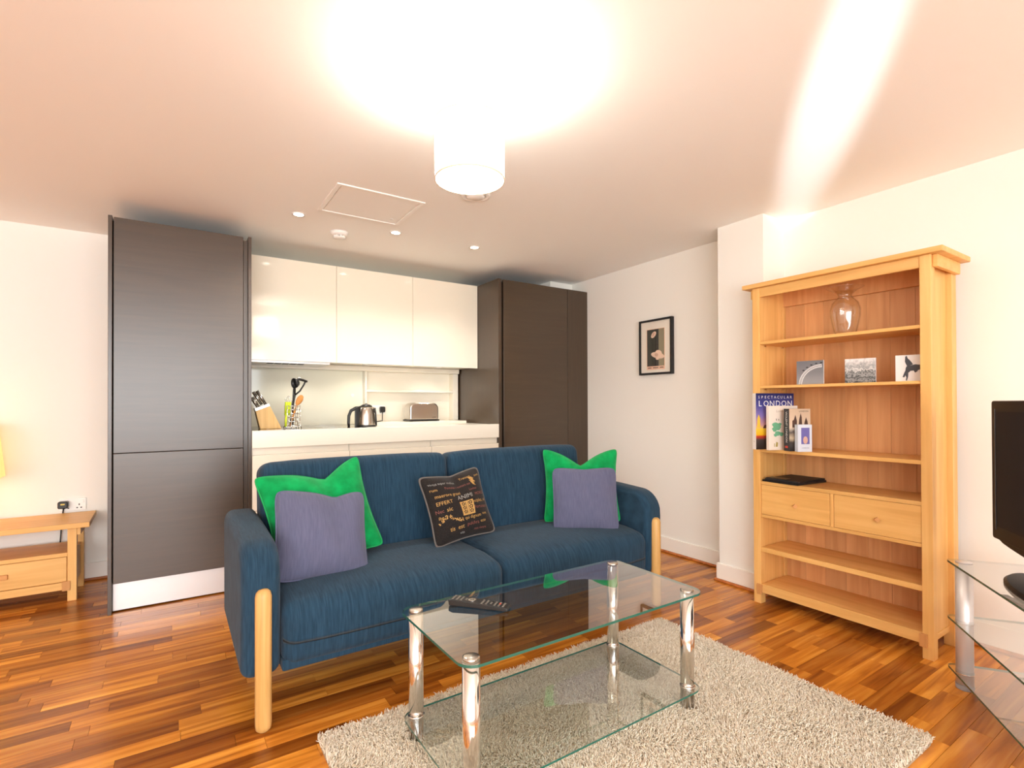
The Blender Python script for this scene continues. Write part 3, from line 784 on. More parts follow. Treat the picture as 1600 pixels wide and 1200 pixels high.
R = math.radians
pillow('cushion', 'green velvet cushion leaning askew behind the lavender one at the low table end', (.52, .50), .17, (.615, 2.66, .715), (R(-22), R(-9), R(4)), M['green'], M['green_pipe'], None, .09, .15, seed=1, chopw=.40, cu=.22)
pillow('cushion', 'green velvet cushion with two pointed ears on the sofa end towards the bookcase', (.50, .48), .16, (2.225, 2.56, .722), (R(-12), 0, R(-32)), M['green'], M['green_pipe'], None, .10, .20, seed=2, chopw=.42)
pillow('cushion', 'lavender cushion with dented top before the green one, at the low table end', (.42, .41), .19, (.578, 2.475, .655), (R(-24), R(6), R(3)), M['lav'], M['lav_pipe'], None, .05, .075, seed=3, cu=.3, rn=9)
pillow('cushion', 'flat square lavender cushion in front of the green one towards the bookcase', (.405, .395), .15, (2.145, 2.43, .655), (R(-14), 0, R(-32)), M['lav'], M['lav_pipe'], None, .04, .02, seed=4, rn=9)
tp, tf = pillow('cushion', 'black cushion printed with gold lettering in the middle of the sofa', (.395, .395), .16, (1.335, 2.585, .682), (R(-22), R(-5), R(4)), M['darkfab'], M['greypipe'], None, .09, .035, pipe_r=.0055, seed=5, rn=11)
gold = plain('print_gold', srgb(178, 138, 76), .8); rust = plain('print_rust', srgb(124, 70, 60), .8); grey = plain('print_grey', srgb(142, 140, 134), .8)
def on_pillow(x, z, off=.0012):
    # x,z in metres on the flat cover -> point on its front
    u = max(-.98, min(.98, x/.212)); v = max(-.98, min(.98, z/.212))
    p = tf(u, v, -1); return Vector((p.x, p.y-off, p.z))
def ptext(s, x, z, size, mat, name='lettering'):
    vs, fs = text_geo(s, size*.9)
    bm = B(); add_geo(bm, vs, fs, lambda q_: on_pillow(x+q_.x, z+q_.y)); obj(name, bm, mat, tp)
for s, x, z, sz, mt_ in (('virtus super melius', -.095, .155, .026, grey), ('Transeat', .075, .165, .026, gold), ('nos', .175, .165, .03, gold),
        ('rum', -.165, .115, .030, gold), ('Postulat i iustam est', .0, .118, .026, rust), ('maerore gravi', -.085, .072, .034, gold), ('Levitas', .10, .078, .026, rust),
        ('EFFERT', -.125, .026, .036, gold), ('ANIMI', .025, .040, .044, grey), ('MORES', .145, .040, .030, rust), ('nciples, vi', .125, -.005, .034, gold),
        ('Nec', -.165, -.02, .034, rust), ('sic', -.105, -.02, .040, gold), ('Fortunam', .125, -.045, .034, rust), ('ibe', -.165, -.058, .030, gold),
        ('qui dignum', .045, -.098, .032, gold), ('sunt', .14, -.09, .026, gold), ('tis  est', -.075, -.142, .040, gold), ('pulchra', .04, -.138, .034, rust), ('esse', .12, -.135, .030, gold),
        ('nos vivere', .09, -.175, .024, rust), ('vita', -.04, -.178, .024, grey)):
    ptext(s, x, z, sz, mt_)
# ornament square with initial, sprig and corner device
def ppoly(bm, pts, off=.0014, mi=0):
    try: bm.faces.new([bm.verts.new(on_pillow(a, b_, off)) for a, b_ in pts]).material_index = mi
    except ValueError: pass
bm = B(); cx, cz, hs = .02, -.035, .046
for i in range(4):
    for j in range(4):
        a, b_ = cx-hs+2*hs*i/4, cz-hs+2*hs*j/4
        ppoly(bm, [(a, b_), (a+hs/2, b_), (a+hs/2, b_+hs/2), (a, b_+hs/2)])
obj('ornament_square', bm, gold, tp)
bm = B()
for sx in (-1, 1):
    for k_ in range(3):
        ox, oz = cx+sx*.023, cz+.029-k_*.027
        for q_ in range(5):
            t0 = q_*2*PI/5+.3
            c_ = (ox+.0095*math.cos(t0), oz+.0085*math.sin(t0))
            ppoly(bm, [(c_[0]+.005*math.cos(a), c_[1]+.0045*math.sin(a)) for a in [w_*PI/3 for w_ in range(6)]], .004)
for dx in (-.0065, .0065): ppoly(bm, [(cx+dx-.0012, cz-.038), (cx+dx+.0012, cz-.038), (cx+dx+.0012, cz+.038), (cx+dx-.0012, cz+.038)], .004)
obj('ornament_pattern', bm, M['darkfab'], tp)
bm = B(); rr = random.Random(3)
def leafy(x, z, a, ln, wd):
    d = (math.cos(a), math.sin(a)); n_ = (-d[1], d[0])
    ppoly(bm, [(x, z), (x+d[0]*ln*.5+n_[0]*wd, z+d[1]*ln*.5+n_[1]*wd), (x+d[0]*ln, z+d[1]*ln), (x+d[0]*ln*.5-n_[0]*wd, z+d[1]*ln*.5-n_[1]*wd)], .0016)
for k_ in range(44):
    t0 = k_/43; x = -.18+.15*t0; z = -.098+.03*math.sin(t0*5)+.03*t0
    leafy(x, z, rr.uniform(0, 6.28), rr.uniform(.011, .019), .0028)
obj('sprig_print', bm, gold, tp)
bm = B()
for k_ in range(9): leafy(.10+rr.uniform(-.012, .012), .165-.004*k_+rr.uniform(-.004, .004), -.7+rr.uniform(-.5, .5), .05, .006)
obj('corner_print', bm, gold, tp)

# ------------------------------------------------------------------ rug (shag pile)
RX0, RX1, RY0, RY1 = .45, 2.335, .735, 2.005
rg = thing('shag_rug', 'cream shaggy pile rug under the glass coffee table', 'rug', ((RX0+RX1)/2, (RY0+RY1)/2, 0))
bm = B(); prism(bm, rrect(RX0-rg.location.x, RX1-rg.location.x, RY0-rg.location.y, RY1-rg.location.y, .03, 4), 'z', .0005, .008)
obj('backing', bm, M['rugbase'], rg)
NT = 120000
def tufts(n):
    bx_ = rng.uniform(RX0, RX1, n)-rg.location.x; by_ = rng.uniform(RY0, RY1, n)-rg.location.y
    ln = rng.uniform(.017, .029, n); az = rng.uniform(0, 2*PI, n); le = rng.uniform(.15, 1.15, n)
    # neighbouring yarns lean together
    az = az*.6+3*np.sin(bx_*9+1.3*by_)+2*np.cos(by_*11)
    dx, dy = np.cos(az), np.sin(az)
    base = np.stack([bx_, by_, np.full(n, .006)], 1)
    mid = base+np.stack([dx*ln*.22*le, dy*ln*.22*le, ln*.62], 1)
    tip = mid+np.stack([dx*ln*.42*le, dy*ln*.42*le, ln*(.42-.28*le)], 1)
    rad = rng.uniform(.0012, .0019, n)
    V = np.zeros((n, 9, 3)); 
    for k_, (P, s) in enumerate(((base, 1.0), (mid, 1.0), (tip, .7))):
        for j in range(3):
            a = az+2*PI*j/3
            # ring roughly across the yarn
            off = np.stack([-np.sin(az)*math.cos(2*PI*j/3)+np.cos(az)*math.sin(2*PI*j/3)*.7, np.cos(az)*math.cos(2*PI*j/3)+np.sin(az)*math.sin(2*PI*j/3)*.7, np.full(n, -math.sin(2*PI*j/3)*.6)], 1)
            V[:, k_*3+j] = P+off*(rad*s)[:, None]
    F = []
    for k_ in (0, 3):
        for j in range(3):
            F.append((k_+j, k_+(j+1) % 3, k_+3+(j+1) % 3, k_+3+j))
    Fq = np.array(F)[None]+(np.arange(n)*9)[:, None, None]
    Ft = np.array([(6, 7, 8)])[None]+(np.arange(n)*9)[:, None, None]
    return V.reshape(-1, 3), Fq.reshape(-1, 4), Ft.reshape(-1, 3)
V, Fq, Ft = tufts(NT)
me = bpy.data.meshes.new('pile'); nq, ntri = len(Fq), len(Ft)
me.vertices.add(len(V)); me.vertices.foreach_set('co', V.ravel())
me.loops.add(nq*4+ntri*3); me.loops.foreach_set('vertex_index', np.concatenate([Fq.ravel(), Ft.ravel()]).astype(np.int32))
me.polygons.add(nq+ntri); st = np.concatenate([np.arange(nq)*4, nq*4+np.arange(ntri)*3]).astype(np.int32)
me.polygons.foreach_set('loop_start', st)
me.polygons.foreach_set('use_smooth', np.ones(nq+ntri, dtype=bool))
me.update(calc_edges=True); me.validate()
mt, nt, b = new_mat('shag_yarn')
ge = N(nt, 'ShaderNodeNewGeometry'); r_ = ramp(nt, [(0, srgb(208, 193, 167)), (.5, srgb(236, 224, 202)), (1, srgb(250, 244, 230))])
nt.links.new(ge.outputs['Random Per Island'], r_.inputs[0]); nt.links.new(r_.outputs[0], b.inputs['Base Color'])
b.inputs['Roughness'].default_value = .95; b.inputs['Specular IOR Level'].default_value = .1; b.inputs['Sheen Weight'].default_value = .2
me.materials.append(mt)
po = bpy.data.objects.new('pile', me); COL.objects.link(po); po.parent = rg; po['kind'] = 'stuff'

# ------------------------------------------------------------------ coffee table
CTX0, CTX1, CTY0, CTY1, CTZ = .700, 1.803, 1.312, 1.838, .49
ct = thing('coffee_table', 'rectangular glass coffee table with chrome legs and glass undershelf', 'table', (1.2515, 1.575, 0))
cx0, cy0 = ct.location.x, ct.location.y
def sheet(name, poly, z0, z1, root):
    bm = B(); fs = prism(bm, poly, 'z', z0, z1)
    for f_ in fs[2:]: f_.material_index = 1
    return obj(name, bm, [M['glass'], M['glassedge']], root)
sheet('glass_top', rrect(CTX0-cx0, CTX1-cx0, CTY0-cy0, CTY1-cy0, .055, 8), CTZ-.009, CTZ, ct)
sheet('glass_shelf', rrect(CTX0-cx0+.005, CTX1-cx0-.005, CTY0-cy0+.005, CTY1-cy0-.005, .055, 8), .094, .101, ct)
for lx, ly in ((.752, 1.792), (.748, 1.363), (1.752, 1.792), (1.748, 1.363)):
    bm = B(); lathe(bm, [(0, .006), (.0275, .006), (.0275, CTZ-.0095), (0, CTZ-.0095)], 32)
    lg = obj('leg', bm, M['chrome'], ct, smooth=True, loc=(lx-cx0, ly-cy0, 0)); lg.data.polygons.foreach_set('use_smooth', [abs(p.normal.z) < .5 for p in lg.data.polygons])
    bm = B(); lathe(bm, [(0, CTZ-.0094), (.026, CTZ-.0094), (.026, CTZ+.003), (.022, CTZ+.0045), (0, CTZ+.005)], 32); obj('cap', bm, M['steel'], lg, smooth=True)
    bm = B(); lathe(bm, [(.0277, .1015), (.030, .1015), (.030, .1065), (.0277, .1065)], 32); obj('collar', bm, M['chrome'], lg, smooth=True)

# remote control
rc = thing('remote_control', 'black television remote control lying on the glass coffee table', 'remote', (.962, 1.685, CTZ+.0015), (0, 0, R(-50)))
bm = B(); prism(bm, [(-.115, .0), (.115, 0), (.118, .008), (.112, .014), (0, .019), (-.10, .024), (-.118, .018)], 'y', -.025, .025); obj('body', bm, M['black'], rc, bevel=.003)
M['btn'] = plain('remote_button', srgb(128, 122, 112), .5); M['btnred'] = plain('remote_red', srgb(210, 60, 40), .5)
def rz_(x): return .0245-(x+.10)*.055 if x < 0 else .0193-x*.0445
for i in range(13):
    for j in range(4):
        x = -.102+i*.0165; y_ = (j-1.5)*.0105
        if 4 <= i <= 6 or (i in (3, 9) and j in (0, 3)): continue
        nm = M['btnred'] if (i == 11 and j == 2) else M['btn']
        bx('button', (x-.0036, x+.0036, y_-.0026, y_+.0026, rz_(x)-.003, rz_(x)+.0006), nm, rc)
bm = B(); lathe(bm, [(.007, 0), (.015, 0), (.015, .0025), (.007, .0025)], 20); obj('dial', bm, M['steel'], rc, loc=(-.03, 0, rz_(-.03)-.001))
bm = B(); cyl(bm, (0, 0, 0), .005, 0, .003, 14); obj('button', bm, M['btn'], rc, loc=(-.03, 0, rz_(-.03)-.001))

# ------------------------------------------------------------------ bookcase
FX, BXX = 3.065, 3.405
Y0, Y1 = .96, 1.88
bk = thing('bookcase', 'tall open oak bookcase with five shelves and two drawers', 'bookcase', (3.235, 1.42, 0))
def kk(name, a, mat, bevel=.002): return kb(name, a, mat, bk, bevel=bevel)
pw = .046
for ya in (Y0, Y1-pw):
    kk('post', (FX, FX+.052, ya, ya+pw, 0, 1.972), M['oak_z'])
    kk('post', (BXX-.062, BXX, ya, ya+pw, 0, 1.972), M['oak_z'])
kk('side_panel', (FX+.052, BXX-.062, Y0+.024, Y0+.040, .10, 1.972), M['oak_z'])
kk('side_panel', (FX+.052, BXX-.062, Y1-.040, Y1-.024, .10, 1.972), M['oak_z'])
kk('cap', (FX-.025, BXX+.02, Y0-.055, Y1+.055, 1.9725, 2.0), M['oak_y'], .004)
kk('top_rail', (FX+.004, FX+.022, Y0+pw, Y1-pw, 1.915, 1.972), M['oak_y'])
kk('back_rail', (BXX-.062, BXX-.04, Y0+pw, Y1-pw, 1.88, 1.972), M['oak_back'])
for ya in (Y0-.022, Y1+.001): kk('corbel', (FX+.02, BXX-.01, ya, ya+.021, 1.912, 1.972), M['oak_peg'] if False else M['oak_y'], .003)
ny = 7; bw = (Y1-Y0-2*pw+.0)/ny
for i in range(ny): kk('back_board', (BXX-.035, BXX-.022, Y0+pw+i*bw+.0004, Y0+pw+(i+1)*bw-.0004, .11, 1.972), M['oak_back'], .001)
iy0, iy1 = Y0+.040, Y1-.040
for z0, z1, nm in ((1.617, 1.635, 'shelf'), (1.343, 1.359, 'shelf'), (.946, .966, 'shelf'), (.743, .763, 'shelf'), (.324, .352, 'shelf'), (.100, .124, 'bottom_shelf')):
    kk(nm, (FX+.006, BXX-.036, Y0+pw+.0005, Y1-pw-.0005, z0, z1), M['oak_y'], .0015)
kk('bottom_rail', (FX+.002, FX+.024, Y0+pw+.0005, Y1-pw-.0005, .070, .1235), M['oak_y'])
kk('drawer_rail', (FX+.006, FX+.1, Y0+pw+.0005, Y1-pw-.0005, .539, .558), M['oak_y'])
kk('drawer_floor', (FX+.1, BXX-.036, Y0+pw+.0005, Y1-pw-.0005, .539, .552), M['oak_y'])
ym = 1.42
kk('drawer_divider', (FX+.006, BXX-.04, ym-.009, ym+.009, .5585, .7425), M['oak_z'])
for ya, yb_ in ((Y0+pw+.002, ym-.011), (ym+.011, Y1-pw-.002)):
    d_ = kk('drawer', (FX+.007, FX+.29, ya, yb_, .5595, .7415), M['oak_y'], .002)
    bm = B(); lathe(bm, [(0, 0), (.007, 0), (.007, .012), (.014, .018), (.014, .026), (0, .026)], 4)
    obj('knob', bm, M['oak_peg'], d_, loc=(FX+.007-3.235, (ya+yb_)/2-1.42, .642), rot=(R(45), R(-90), 0))
for ya in (Y0+pw-.022, Y1-pw-.010): kk('peg_block', (FX-.010, FX+.001, ya, ya+.032, .058, .122), M['oak_peg'])
kk('side_rail', (FX+.052, BXX-.062, Y0+.02, Y0+.044, .07, .10), M['oak_x']); kk('side_rail', (FX+.052, BXX-.062, Y1-.044, Y1-.02, .07, .10), M['oak_x'])
for z in (1.61, 1.337):
    for xx in (3.13, 3.33): 
        bm = B(); cyl(bm, (0, 0, 0), .005, 0, .012, 10); obj('shelf_pin', bm, M['chrome'], bk, loc=(xx-3.235, iy1-1.42, z), rot=(R(90), 0, 0))

# vase
vz = 1.6355
va = thing('glass_vase', 'clear glass vase with flared lip on the top shelf of the bookcase', 'vase', (3.205, 1.402, vz))
outp = [(0, .001), (.052, .001), (.056, .004), (.058, .02), (.066, .06), (.075, .11), (.076, .15), (.066, .185), (.046, .208), (.036, .218), (.035, .228), (.042, .24), (.062, .256), (.084, .268), (.094, .274)]
inp = [(r-.004 if r > .01 else 0, z+(.012 if i == 0 else 0)) for i, (r, z) in enumerate(outp)][2:]
bm = B(); lathe(bm, outp+[(.090, .2755)]+[(max(0, r-.0045), z) for r, z in outp[::-1][:-3]]+[(.05, .014), (0, .014)], 56); obj('vessel', bm, M['vase'], va, smooth=True)

# small canvas prints
def canvas(name, label, yc, xx, w, h, rot, zb=1.3597):
    # local: x across (seen from the room, left to right), y depth, z up
    r = thing(name, label, 'canvas print', (xx, yc, zb), (0, 0, rot), 'small black and white canvases on the bookcase')
    return r
def cpanel(r, w, h, mat):
    d_ = .016
    bx('canvas_wrap', (-w/2, w/2, 0, d_, 0, h), plain('canvas_edge', srgb(232, 228, 224), .7), r, bevel=.001)
    bm = B(); box(bm, -w/2+.0005, w/2-.0005, -.0012, -.0004, .0005, h-.0005); return obj('print', bm, mat, r)
RZ = -PI/2
# wheel
w, h_ = .142, .14
r = canvas('canvas_print', 'small canvas print of a big wheel rim against grey sky on the bookcase', 1.562, 3.13, w, h_, RZ+R(12))
cpanel(r, w, h_, vgrad('grey_sky_print', [(0, srgb(150, 150, 152)), (.5, srgb(120, 121, 125)), (1, srgb(104, 105, 110))], 'z', .5))
bm = B(); cx_, cz_ = .062, -.005
def ring(bm, ra_, rb_, y_, a0, a1, n=24):
    A = []; 
    for i in range(n+1):
        a = a0+(a1-a0)*i/n
        A.append((bm.verts.new((cx_+ra_*math.cos(a), y_, cz_+ra_*math.sin(a))), bm.verts.new((cx_+rb_*math.cos(a), y_, cz_+rb_*math.sin(a)))))
    for p0, p1 in zip(A, A[1:]): bm.faces.new((p0[0], p1[0], p1[1], p0[1]))
ring(bm, .118, .121, -.0022, PI*.5, PI*.98); ring(bm, .104, .107, -.0022, PI*.5, PI*.98)
for i in range(22):
    a = PI*.5+PI*.48*i/22
    c0, c1 = (cx_+.1055*math.cos(a), cz_+.1055*math.sin(a)), (cx_+.12*math.cos(a+.03), cz_+.12*math.sin(a+.03))
    n_ = Vector((-(c1[1]-c0[1]), c1[0]-c0[0])).normalized()*.0014
    bm.faces.new([bm.verts.new(p_) for p_ in ((c0[0]-n_[0], -.0021, c0[1]-n_[1]), (c0[0]+n_[0], -.0021, c0[1]+n_[1]), (c1[0]+n_[0], -.0021, c1[1]+n_[1]), (c1[0]-n_[0], -.0021, c1[1]-n_[1]))])
obj('wheel_rim_print', bm, plain('print_pale', srgb(226, 226, 226), .6), r)
bm = B()
for i in range(5):
    a = PI*.5+.02+i*.2
    cxx, czz = cx_+.130*math.cos(a), cz_+.130*math.sin(a)
    if czz > h_-.004: continue
    bm.faces.new([bm.verts.new((cxx+.007*math.cos(q_*PI/4), -.0021, czz+.0035*math.sin(q_*PI/4))) for q_ in range(8)])
obj('cabin_print', bm, M['blackmatt'], r)
# aerial city
w, h_ = .142, .133
r = canvas('canvas_print', 'small canvas print of a hazy city seen from above on the bookcase', 1.297, 3.13, w, h_, RZ+R(12))
cpanel(r, w, h_, vgrad('city_print', [(0, srgb(60, 62, 64)), (.12, srgb(150, 150, 148)), (.22, srgb(50, 54, 54)), (.36, srgb(160, 160, 158)), (.44, srgb(70, 74, 74)), (.56, srgb(214, 212, 208)), (.62, srgb(140, 142, 142)), (1, srgb(222, 218, 214))], 'z', .5, .75, 70))
# bird
w, h_ = .122, .134
r = canvas('canvas_print', 'small canvas print of a dark bird in flight on white on the bookcase', 1.0685, 3.13, w, h_, RZ+R(10))
cpanel(r, w, h_, plain('print_white', srgb(226, 224, 222), .6))
bm = B()
def poly2(pts, y_=-.0021): bm.faces.new([bm.verts.new((a*.80-.0595, y_, b_)) for a, b_ in pts])
poly2([(.055, .075), (.10, .085), (.15, .078), (.15, .062), (.11, .055), (.075, .052), (.05, .06)])
poly2([(.06, .074), (.048, .10), (.05, .126), (.058, .13), (.062, .118), (.076, .104), (.09, .085)], -.0022)
poly2([(.055, .065), (.045, .045), (.035, .022), (.045, .02), (.05, .032), (.07, .046), (.08, .056)], -.0022)
poly2([(.048, .034), (.055, .02), (.052, .004), (.058, .004), (.064, .022), (.066, .042)], -.0023)
poly2([(.09, .056), (.1, .042), (.112, .05), (.115, .06)], -.0022)
obj('bird_print', bm, plain('print_slate', srgb(62, 66, 74), .6), r)

# books: stand on the third shelf, spines out, turned a little towards the room
SZ = .9665
def book(name, label, x, y_, ang, L, th, hh, spine, cover, cat='book', soft=False):
    r = thing(name, label, cat, (x, y_, SZ), (0, 0, R(-ang)), 'books on the bookcase shelf')
    # local: x into the shelf, y towards the far post (thickness 0..th), cover faces -y
    bx('pages', (.004, L-.003, .002, th-.002, .003, hh-.003), plain('paper', srgb(236, 230, 214), .8), r)
    bx('spine', (0, .004, 0, th, 0, hh), spine, r, bevel=.0008)
    fc = bx('front_cover', (.0005, L, -.0005, .0022, 0, hh), cover, r)
    bx('back_cover', (.0005, L, th-.0022, th, 0, hh), spine, r)
    return r
def btext(r, s, x, z, size, mat, face='cover', rot=0, name='title'):
    vs, fs = text_geo(s, size); bm = B()
    ca, sa = math.cos(rot), math.sin(rot)
    if face == 'cover': fn = lambda q_: (x+q_.x*ca-q_.y*sa, -.0012, z+q_.x*sa+q_.y*ca)
    else: fn = lambda q_: (-.0008, x-(q_.x*ca-q_.y*sa), z+q_.x*sa+q_.y*ca)
    add_geo(bm, vs, fs, fn); return obj(name, bm, mat, r)
pw_ = plain('print_white_ink', srgb(240, 238, 236), .5); pblk = plain('print_black_ink', srgb(40, 36, 36), .6)
def bshape(r, name, polys, mat, off=-.0013):
    bm = B()
    for pts in polys: bm.faces.new([bm.verts.new((a, off, b_)) for a, b_ in pts])
    return obj(name, bm, mat, r)
r = book('book', 'tall book titled Spectacular London with blue dusk cover on the bookcase', 2.985, 1.812, 20, .275, .03, .345, plain('spine_white', srgb(240, 236, 230), .5),
         vgrad('dusk_cover', [(0, srgb(40, 30, 28)), (.17, srgb(64, 56, 54)), (.235, srgb(190, 60, 40)), (.26, srgb(226, 176, 30)), (.36, srgb(232, 196, 60)), (.43, srgb(200, 150, 150)), (.60, srgb(128, 112, 176)), (.8, srgb(62, 68, 140)), (1, srgb(34, 40, 92))], 'z', .3))
for i, ch in enumerate('SPECTACULAR'): btext(r, ch, .022+.0232*i, .320, .024, pw_, name='title_letter')
for i, ch in enumerate('LONDON'): btext(r, ch, .030+.043*i, .280, .050, pw_, name='title_letter')
bshape(r, 'tower_print', [[(.008, .135), (.03, .135), (.03, .19), (.02, .215), (.01, .19)]], plain('print_yellow', srgb(226, 190, 60), .5))
bshape(r, 'street_print', [[(.05, .13), (.16, .13), (.16, .15), (.12, .155), (.115, .18), (.105, .155), (.06, .15)]], plain('print_umber', srgb(90, 58, 62), .5))
btext(r, 'L', .015, .05, .014, pblk, 'spine')
r = book('book', 'cream hardback with green tree drawing on the bookcase shelf', 3.005, 1.742, 22, .20, .022, .268, plain('spine_cream', srgb(244, 238, 230), .6), plain('cover_cream', srgb(234, 222, 208), .6))
btext(r, 'London', .085, .235, .022, plain('print_tan', srgb(190, 170, 150), .6))
gl_ = plain('print_leaf', srgb(110, 176, 136), .6); blobs = []
for cx_, cz_, rr_ in ((.045, .15, .022), (.062, .135, .02), (.04, .125, .018), (.075, .155, .012), (.06, .10, .018), (.045, .09, .012), (.085, .095, .015)):
    blobs.append([(cx_+rr_*math.cos(a)*(1+.2*math.sin(3*a)), cz_+rr_*math.sin(a)*.8) for a in [i*PI/6 for i in range(12)]])
for i, p_ in enumerate(blobs): bshape(r, 'tree_print', [p_], gl_, -.0013-.0001*i)
bshape(r, 'figure_print', [[(.045, .02), (.06, .02), (.062, .045), (.05, .05)], [(.035, .02), (.04, .02), (.04, .04), (.035, .04)]], plain('print_ochre', srgb(170, 150, 80), .6))
bshape(r, 'bird_print', [[(.05, .178), (.054, .178), (.054, .19), (.05, .19)], [(.066, .178), (.07, .178), (.07, .188), (.066, .188)]], pblk)
r = book('book', 'thick black paperback with white spine lettering on the bookcase shelf', 3.03, 1.632, 24, .14, .046, .25, plain('spine_black', srgb(46, 46, 50), .5),
         vgrad('sepia_cover', [(0, srgb(30, 28, 30)), (.2, srgb(70, 62, 56)), (.32, srgb(200, 180, 150)), (.45, srgb(90, 80, 76)), (.55, srgb(220, 200, 176)), (1, srgb(206, 184, 158))], 'z', .4, .12, 30))
btext(r, 'VIOLENT LONDON', .023, .142, .021, pw_, 'spine', -PI/2)
bx('publisher_mark', (-.0012, -.0003, .012, .034, .018, .03), plain('print_red', srgb(214, 60, 48), .5), r)
bshape(r, 'skyline_print', [[(.02, .14), (.05, .14), (.05, .18), (.04, .215), (.03, .185), (.02, .18)], [(.06, .14), (.085, .14), (.082, .2), (.075, .225), (.066, .19)], [(.095, .14), (.125, .14), (.12, .175), (.11, .2), (.1, .17)]], plain('print_sepia', srgb(84, 62, 54), .5))
btext(r, 'LONDON', .095, .235, .014, pblk)
r = book('booklet', 'small pale blue booklet with violet panel standing before the black paperback', 3.035, 1.585, 30, .085, .03, .158, plain('booklet_side', srgb(206, 218, 232), .5), plain('booklet_cover', srgb(214, 224, 238), .5))
bshape(r, 'panel_print', [[(.02, .045), (.07, .045), (.07, .14), (.02, .14)]], plain('print_violet', srgb(112, 108, 178), .5))
bshape(r, 'egg_print', [[(.045+.014*math.cos(a), .068+.022*math.sin(a)) for a in [i*PI/8 for i in range(16)]]], plain('print_peach', srgb(214, 176, 160), .5), -.0016)
btext(r, 'LONDON', .045, .022, .010, plain('print_slate2', srgb(120, 140, 160), .6)); btext(r, 'e', .045, .132, .014, pw_)
# black folders
f1 = thing('folder', 'wide black document folder lying on the bookcase above the drawers', 'folder', (3.235, 1.70, .7635), (0, 0, R(-4)), group='black folders on the bookcase')
bx('cover_board', (-.165, .13, -.11, .115, 0, .012), M['blackmatt'], f1, bevel=.002)
bx('spine_fold', (-.168, -.164, -.11, .115, .001, .011), M['black'], f1)
f2 = thing('folder', 'thin black folder on top of the wider one with a flap', 'folder', (3.245, 1.70, .7757), (0, 0, R(-2)), group='black folders on the bookcase')
bx('cover_board', (-.165, .12, -.105, .11, 0, .010), M['blackmatt'], f2, bevel=.002)
bx('flap', (-.16, -.09, -.02, .105, .0102, .0135), M['black'], f2, bevel=.001)

# ------------------------------------------------------------------ framed poster on the right wall
pc = thing('framed_poster', 'black framed poster of two pale hats hung on the wall beside the dark cabinet', 'picture', (XR-.001, 2.999, 1.737), (0, 0, -PI/2))
# local x: +x is towards the camera side (-Y); y: +y into the wall
w, h_ = .356, .475
bm = B(); fr = .017
for a in ((-w/2, w/2, h_/2-fr, h_/2), (-w/2, w/2, -h_/2, -h_/2+fr), (-w/2, -w/2+fr, -h_/2+fr, h_/2-fr), (w/2-fr, w/2, -h_/2+fr, h_/2-fr)): box(bm, a[0], a[1], -.034, 0, a[2], a[3])
obj('frame', bm, M['blackmatt'], pc, bevel=.001)
bx('mount', (-w/2+fr, w/2-fr, -.022, -.004, -h_/2+fr, h_/2-fr), plain('mount_white', srgb(240, 232, 222), .7), pc)
aw, at_, ab = .098, .155, -.165
bx('poster', (-aw, aw, -.0235, -.022, ab-.03, at_), plain('poster_pink', srgb(238, 196, 172), .6), pc)
bx('poster_dark', (-aw+.006, .035, -.0245, -.0235, ab, at_-.004), plain('poster_charcoal', srgb(66, 66, 60), .6), pc)
bx('poster_shadow', (-.005, .035, -.0252, -.0245, ab, at_-.004), plain('poster_black', srgb(44, 42, 40), .6), pc)
bx('poster_light', (.035, aw-.004, -.0245, -.0235, ab, at_-.004), plain('poster_olive', srgb(146, 136, 112), .6), pc)
hatm = plain('poster_hat', srgb(240, 210, 190), .6); hat2 = plain('poster_hat_shade', srgb(212, 176, 156), .6)
def blob(name, cx_, cz_, rx, rz, ang, mat, off=-.0262, lobes=.0, n=24):
    bm = B(); ca, sa = math.cos(ang), math.sin(ang); pts = []
    for i in range(n):
        a = 2*PI*i/n; k_ = 1+lobes*math.sin(2*a+.6); x, z = rx*k_*math.cos(a), rz*k_*math.sin(a)
        pts.append((cx_+x*ca-z*sa, off, cz_+x*sa+z*ca))
    bm.faces.new([bm.verts.new(p_) for p_ in pts]); return obj(name, bm, mat, pc)
blob('hat_brim', -.018, .105, .034, .020, .75, hatm); blob('hat_crown', -.020, .107, .018, .012, .75, hat2, -.0266, .2)
blob('hat_brim', .025, -.075, .074, .026, -.22, hatm); blob('hat_crown', .035, -.055, .036, .024, -.25, hatm, -.0266); blob('hat_band', .012, -.07, .02, .015, -.3, hat2, -.0270); blob('hat_tail', .02, -.105, .018, .008, -.2, hatm)
for i, (a, b_) in enumerate(((-.085, -.045), (-.03, .03), (.045, .085))): bx('caption', (a, b_, -.0242, -.0236, ab-.017, ab-.011), pblk, pc)
bx('glazing', (-w/2+fr, w/2-fr, -.029, -.028, -h_/2+fr, h_/2-fr), glass('picture_glass', (.98, .98, .97, 1), 1.4), pc)

# ------------------------------------------------------------------ tv stand and tv
dv = Vector((-.81, -.586)).normalized(); nv = Vector((-dv.y, dv.x))   # along the front edge; towards the corner
if nv.x < 0: nv = -nv
ang = math.atan2(dv.y, dv.x)
A0 = Vector((2.905, .868))
ts = thing('tv_stand', 'three-tier glass television stand with silver round legs', 'tv stand', (A0.x, A0.y, 0), (0, 0, ang))
